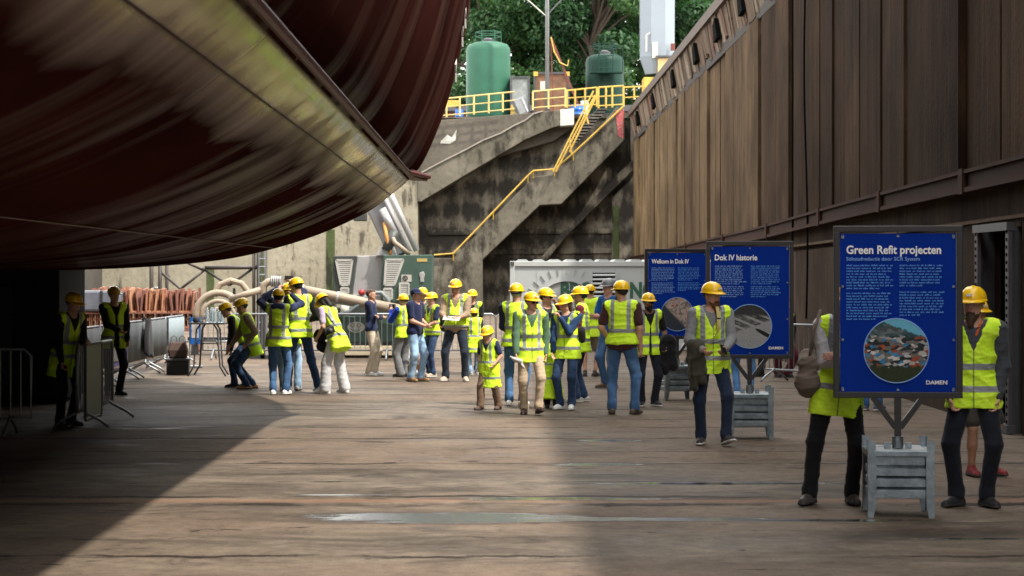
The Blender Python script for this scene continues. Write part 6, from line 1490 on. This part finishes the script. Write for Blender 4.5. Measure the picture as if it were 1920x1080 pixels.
person('grey_helmet', 'man in a bright blue shirt wearing the only grey helmet', 1143, 728, 521, yaw=-50, hat='grey', hair='dark', shirt=(.012, .105, .36), sleeve=.45, pants=JM, jean=True, shoes=(.15, .08, .05), boots=.6, vest=None, L=(.05, .17, .66), Rr=(.07, .17, .66), head=(-10, 0, 0))
person('maroon_back', 'sturdy man seen from behind in a maroon shirt, vest and blue jeans', 1166, 777, 522, yaw=166, shirt=(.055, .022, .024), sleeve=.45, pants=JM, jean=True, shoes=(.10, .065, .04), hair='brown', vest='one', vlen=-.01, L=(.115, .10, .55), Rr=(.14, .02, .485), LF=(.075, .0, 14), RF=(.095, 0, 18), build=1.08, head=(40, 0, 0), belly=.01, beard=('brown', 's'))
person('dark_polo', 'man with glasses and dark beard in a black polo, jacket over his arm', 1215, 762, 545, yaw=14, shirt=BLACK, sleeve=.45, pants=(.012, .014, .024), shoes=(.03, .03, .035), sole='w', hair='dark', glasses=True, beard=('dark', 's'), vest='std', vlen=-.08, openv=.02, L=(.14, .06, .53), Rr='low', skin='c', LF=(.06, 0, 16), RF=(.06, 0, 22), collar=1, build=1.02)
# right
person('hoodie', 'bearded man in a grey hoodie and vest with a yellow strap, walking between the boards', 1333, 834, 524, yaw=6, shirt=(.20, .205, .215), hood=1, pants=(.014, .024, .05), shoes=(.05, .045, .045), sole='w', hair='red', beard=('red', 'l'), vest='full', vlen=-.095, L=(.055, .17, .595), Rr=(.085, .15, .59), LF=(.07, .11, 14, .01, 14), RF=(.055, -.03, 20), head=(30, 0, 0), skin='a')
person('jeans_hidden', 'person in mid-blue jeans standing behind the middle info board', 1394, 747, H=1.70, yaw=175, shirt=(.3, .3, .32), pants=(.07, .17, .36), jean=True, vest='std', vlen=-.08, L='front', Rr='front', build=1.0)
person('black_legs', 'person in black with dark boots far behind the middle info board', 1446, 707, H=1.72, yaw=-40, shirt=BLACK, pants=BLACK, shoes=BLACK, L=(.12, .1, .55), Rr='low', LF=(.06, -.06, 10), RF=(.08, .08, 12), vest='std', boots=.8)
person('burgundy', 'crouched person in burgundy trousers behind the middle board, beside the barrier', 1468, 707, H=1.66, yaw=10, shirt=(.03, .03, .03), pants=(.11, .014, .025), loose=1, shoes=(.04, .04, .04), drop=.1, hip=(0, -.05), lean=15, vest='std')
person('folded_arms', 'person with folded white sleeves half hidden behind the left edge of the front board', 1572, 946, 527, yaw=-4, side=6, shirt=(.52, .52, .53), pants=(.008, .008, .009), shoes=(.05, .042, .036), boots=.5, hair='dark', vest='std', vlen=-.13, L=(-.03, .14, .67), Rr=(-.02, .15, .66), LF=(.06, -.02, 10), RF=(.13, .0, 26), build=1.0)
person('beard_right', 'man with a long dark beard, vest over a dark grey sweater, beside the front board', 1826, 949, 530, yaw=-14, shirt=(.055, .06, .072), pants=(.010, .012, .019), shoes=(.022, .022, .024), sole='d', hair='brown', beard=('brown', 'l'), vest='plain', vlen=-.085, L=(.105, .03, .50), Rr=(.10, .05, .50), LF=(.055, .02, 30), RF=(.075, .03, 34), head=(-14, 0, 0), build=1.06)
person('bare_legs_right', 'bare-legged person mostly hidden behind the man with the long dark beard', 1831, 893, H=1.70, yaw=20, plen=.5, pants=(.05, .045, .04), shoes=(.22, .03, .035), shirt=(.2, .1, .08), vest='std', skin='b', L='front', Rr='front', LF=(.10, 0, 20), RF=(.02, -.02, 12))
person('far_blue', 'far figure in blue trousers between the front board and its left neighbour', 1634, 770, H=1.72, yaw=150, pants=(.03, .09, .2), jean=True, shoes=(.06, .08, .12), sole='w', vest='std', shirt=(.1, .1, .12))

# ---------------------------------------------------------------- what they hold and wear loose
def thing_at(name, p, rz, label, catg): return empty(name, p, rz, label, catg)
q = PEOPLE['paper_man']; c = (q['LH'] + q['RH']) / 2 + q['F'] * .10 + Vector((0, 0, -.005)); o = thing_at('paper', c, R(-6), 'white sheet of paper in the hands of the broad man in the tan shirt', 'paper')
MB().box((0, 0, 0), (.30, .21, .006), Euler((R(18), R(4), 0)).to_matrix()).build('sheet', m_white, o)
q = PEOPLE['hoodie']; p = q['LH'] + q['lfd'] * .09 + Vector((-.005, -.03, .035)); o = thing_at('mobile_phone', p, R(20), 'dark phone in the left hand of the man in the grey hoodie', 'phone')
MB().box((0, 0, 0), (.072, .010, .15), Euler((R(-50), R(20), 0)).to_matrix()).build('body', m_rub, o, bevel=.004); MB().box((0, -.0062, .002), (.062, .003, .13), Euler((R(-50), R(20), 0)).to_matrix()).build('screen', m_lens, o)
k = q['k']; mb = MB()
sh = q['LS'] * .62 + q['RS'] * .38 + Vector((0, 0, .075)); ch_ = q['P'] + q['U'] * .30 + q['F'] * .20 * k + q['X'] * .0; hp = q['P'] + q['U'] * .12 - q['X'] * .16 * k + q['F'] * .12
pts = [sh - q['F'] * .05, sh + q['F'] * .12, ch_ + q['X'] * .03, hp + q['F'] * .05]
def strap(pts, w_, name, m, label, catg, n=14):
    o = thing_at(name, pts[0], 0, label, catg); P_ = cat([tuple(p) for p in pts], n); mb = MB()
    for a, b in zip(P_, P_[1:]): mb.bar(Vector(a) - pts[0], Vector(b) - pts[0], w_, .006)
    mb.build('band', m, o); mb = MB(); mb.box(Vector(P_[len(P_) // 2]) - pts[0], (w_ * 1.2, .012, .02)); mb.build('buckle', m_rub, o); return o
strap(pts, .038, 'bag_strap', m_yel2, 'yellow shoulder strap across the chest of the man in the grey hoodie', 'strap')
def jacket(key, label, mat_, p, size, seed):
    o = thing_at('jacket', p, 0, label, 'jacket'); g = np.random.default_rng(seed); T = SDF(.05); w_, h_ = size
    T.cap((0, -.02, 0), (0, .04, -.02), w_ * .32); 
    for i in range(7): x = g.uniform(-.5, .5) * w_; T.cap((x * .5, g.uniform(-.05, .05), -.02), (x, g.uniform(-.07, .06), -h_ * g.uniform(.65, 1)), .065, .05)
    V, Fc = T.mesh(.011); V = wrinkle(V, Fc, .016, .9, seed); np_mesh('cloth', V, Fc, mat_, o)
    mb = MB(); mb.tube([(-.3 * w_, -.1, -.1), (-.32 * w_, -.12, -h_ * .8)], .012, 6); mb.build('hem', mat_, o)
q = PEOPLE['hoodie']; jacket('hoodie', 'olive green jacket hanging over the right forearm of the man in the hoodie', cloth('olive_cloth', (.045, .042, .030)), q['RE'].lerp(q['RH'], .55) + Vector((-.03, -.03, 0)), (.20, .46), 4)
q = PEOPLE['dark_polo']; jacket('dark_polo', 'black jacket hung over the left arm of the man in the black polo', cloth('black_cloth', (.012, .012, .015)), q['LE'].lerp(q['LH'], .6) + Vector((.04, -.02, .02)), (.22, .52), 8)
# camera on the bending woman, strap across her back
q = PEOPLE['wide_trousers']; p = q['P'] + q['U'] * .13 + q['X'] * .0 - q['F'] * .0; side = Vector((-.02, -1, 0)).normalized()
p = p + side * .24 + Vector((-.06, 0, .0)); o = thing_at('camera_bag', p, R(15), 'black camera hanging at the hip of the bending woman', 'camera')
MB().box((0, 0, 0), (.17, .09, .11), Euler((0, R(-20), 0)).to_matrix()).build('body', m_rub, o, bevel=.015); MB().tube([(.0, -.04, 0), (.0, -.11, 0)], .04, 16).build('lens', m_steel_d, o, True)
strap([q['NB'] + q['X'] * .02 + side * .10 + Vector((-.06, 0, .02)), q['P'] + q['U'] * .36 + side * .20, q['P'] + q['U'] * .22 + side * .215 + Vector((.06, 0, 0)), q['P'] + q['U'] * .10 + side * .22 + Vector((.15, .02, 0))], .04, 'camera_strap', m_rub, 'black camera strap over the vest of the bending woman', 'strap')
o = thing_at('shoulder_bag', q['P'] + q['U'] * .12 + q['F'] * .26 + Vector((.02, 0, -.05)), R(20), 'soft black shoulder bag in front of the bending woman', 'bag')
T = SDF(.04); T.cap((-.07, 0, .08), (.05, 0, .1), .10, .09, (0, 1, 0), 1.5); T.cap((-.03, 0, -.10), (.06, 0, -.12), .09, None, (0, 1, 0), 1.5); V, Fc = T.mesh(.011); np_mesh('pouch', wrinkle(V, Fc, .008, 1, 3), Fc, cloth('black_bag', (.014, .013, .015)), o)
MB().tube([(-.05, 0, .15), (-.02, 0, .28), (.05, 0, .16)], .01, 6).build('handle', m_rub, o)
# backpack
q = PEOPLE['backpack_boy']; p = q['P'] + q['U'] * .22 - q['F'] * .235; o = thing_at('backpack', p, R(q['yaw']), 'dark backpack with orange-brown straps on the person facing the man in the cap', 'backpack')
T = SDF(.05); T.cap((0, .03, -.10), (0, .01, .12), .125, .11, (0, 1, 0), 1.15); T.cap((0, .10, -.09), (0, .09, -.03), .085, None, (0, 1, 0), 1.3); V, Fc = T.mesh(.012); np_mesh('pouch', wrinkle(V, Fc, .006, 1, 2), Fc, cloth('dark_pack', (.02, .016, .02)), o)
m_tanl = cloth('tan_leather', (.30, .12, .045)); 
for sx in (-1, 1): MB().tube([(sx * .09, -.02, .18), (sx * .11, -.12, .22), (sx * .12, -.30, .14), (sx * .12, -.33, -.02), (sx * .12, -.10, -.14)], .016, 6).build('shoulder_strap', m_tanl, o, True)
MB().tube([(-.04, .0, .23), (0, .02, .27), (.04, 0, .23)], .01, 6).build('grab_loop', m_tanl, o)
# tote of the folded-arms visitor
q = PEOPLE['folded_arms']; p = q['P'] - q['X'] * .24 + Vector((0, -.03, .12)); o = thing_at('tote_bag', p, 0, 'grey-brown tote bag at the side of the visitor behind the front board', 'bag')
T = SDF(.05); T.cap((-.02, -.03, .05), (-.01, .06, .10), .085, .08); T.cap((-.03, -.03, -.10), (0, .06, -.14), .11, .10); V, Fc = T.mesh(.011); np_mesh('pouch', wrinkle(V, Fc, .009, 1, 6), Fc, cloth('taupe_canvas', (.13, .10, .08)), o)
MB().tube([(-.02, -.07, .1), (.02, -.10, .34), (.08, -.02, .50), (.08, .1, .35), (-.0, .09, .1)], .014, 6).build('handle', cloth('taupe_canvas', (.13, .10, .08)), o, True)
# papers of the walking man, orange lanyard of the bearded man, radio clip, waist bag, phone held up
q = PEOPLE['green_jacket']; p = q['RH'] + q['rfd'] * .08; o = thing_at('gloves', p, 0, 'crumpled pale gloves in the right hand of the man in the green jacket', 'gloves')
T = SDF(.02); T.cap((-.04, -.03, .0), (.06, -.03, -.03), .028, .022); T.cap((.05, -.03, -.03), (.10, -.02, -.13), .022, .014); T.cap((-.03, -.03, 0), (-.08, -.02, .03), .02, .012); V, Fc = T.mesh(.008); np_mesh('fabric', wrinkle(V, Fc, .006, 2, 3), Fc, cloth('pale_glove', (.52, .50, .48)), o)
MB().tube([(-.085, -.02, .03), (-.07, -.03, .02)], .016, 8).build('cuff', m_white, o)
q = PEOPLE['beard_right']; strap([q['NB'] + q['X'] * .06 + q['F'] * .03 + Vector((0, 0, .02)), q['NB'] + q['X'] * .04 + q['F'] * .10 + Vector((0, 0, -.05)), q['NB'] + q['X'] * .02 + q['F'] * .125 + Vector((0, 0, -.11))], .022, 'lanyard', paint('orange_ribbon', (.6, .12, .02), .6, .1), 'orange-red lanyard at the neck of the man with the long dark beard', 'lanyard')
q = PEOPLE['blue_puffer']; p = q['P'] + q['X'] * .20 + Vector((.02, .05, .22)); o = thing_at('waist_bag', p, 0, 'small dark bag at the left hip of the woman in the quilted jacket', 'bag')
T = SDF(.03); T.cap((0, 0, .02), (.01, .02, -.08), .075, .07, (1, 0, 0), 1.3); V, Fc = T.mesh(.011); np_mesh('pouch', V, Fc, cloth('dark_pack', (.02, .016, .02)), o); MB().tube([(-.02, -.02, .08), (-.05, -.10, .24), (-.10, -.10, .42)], .009, 6).build('strap', m_rub, o)
q = PEOPLE['grp_mid']; p = q['RH'] + q['rfd'] * .10; o = thing_at('raised_phone', p, 0, 'dark phone held up above the helmets of the left group', 'phone'); MB().box((0, 0, .03), (.15, .012, .075)).build('body', m_rub, o, bevel=.004); MB().box((0, .008, .03), (.135, .003, .062)).build('screen', m_lens, o)
q = PEOPLE['blue_sleeve']; p = (q['LH'] + q['RH']) / 2 + q['lfd'] * .10; o = thing_at('small_camera', p, R(-38), 'small dark camera raised by the person with the bright blue sleeve', 'camera'); MB().box((0, 0, 0), (.13, .05, .08)).build('body', m_rub, o, bevel=.01); MB().tube([(0, -.02, 0), (0, -.07, 0)], .028, 12).build('lens', m_steel_d, o, True)
q = PEOPLE['backpack_boy']; o = thing_at('arm_badge', q['RE'].lerp(q['RS'], .45) + Vector((-.045, -.045, 0)), R(-40), 'round orange badge on the dark sleeve of the person with the backpack', 'badge'); MB().tube([(0, 0, 0), (0, -.012, 0)], .045, 16).build('disc', paint('orange_badge', (.7, .25, .06), .6), o); MB().tube([(0, -.0125, 0), (0, -.016, 0)], .03, 12).build('print', paint('badge_print', (.75, .4, .18), .6), o)
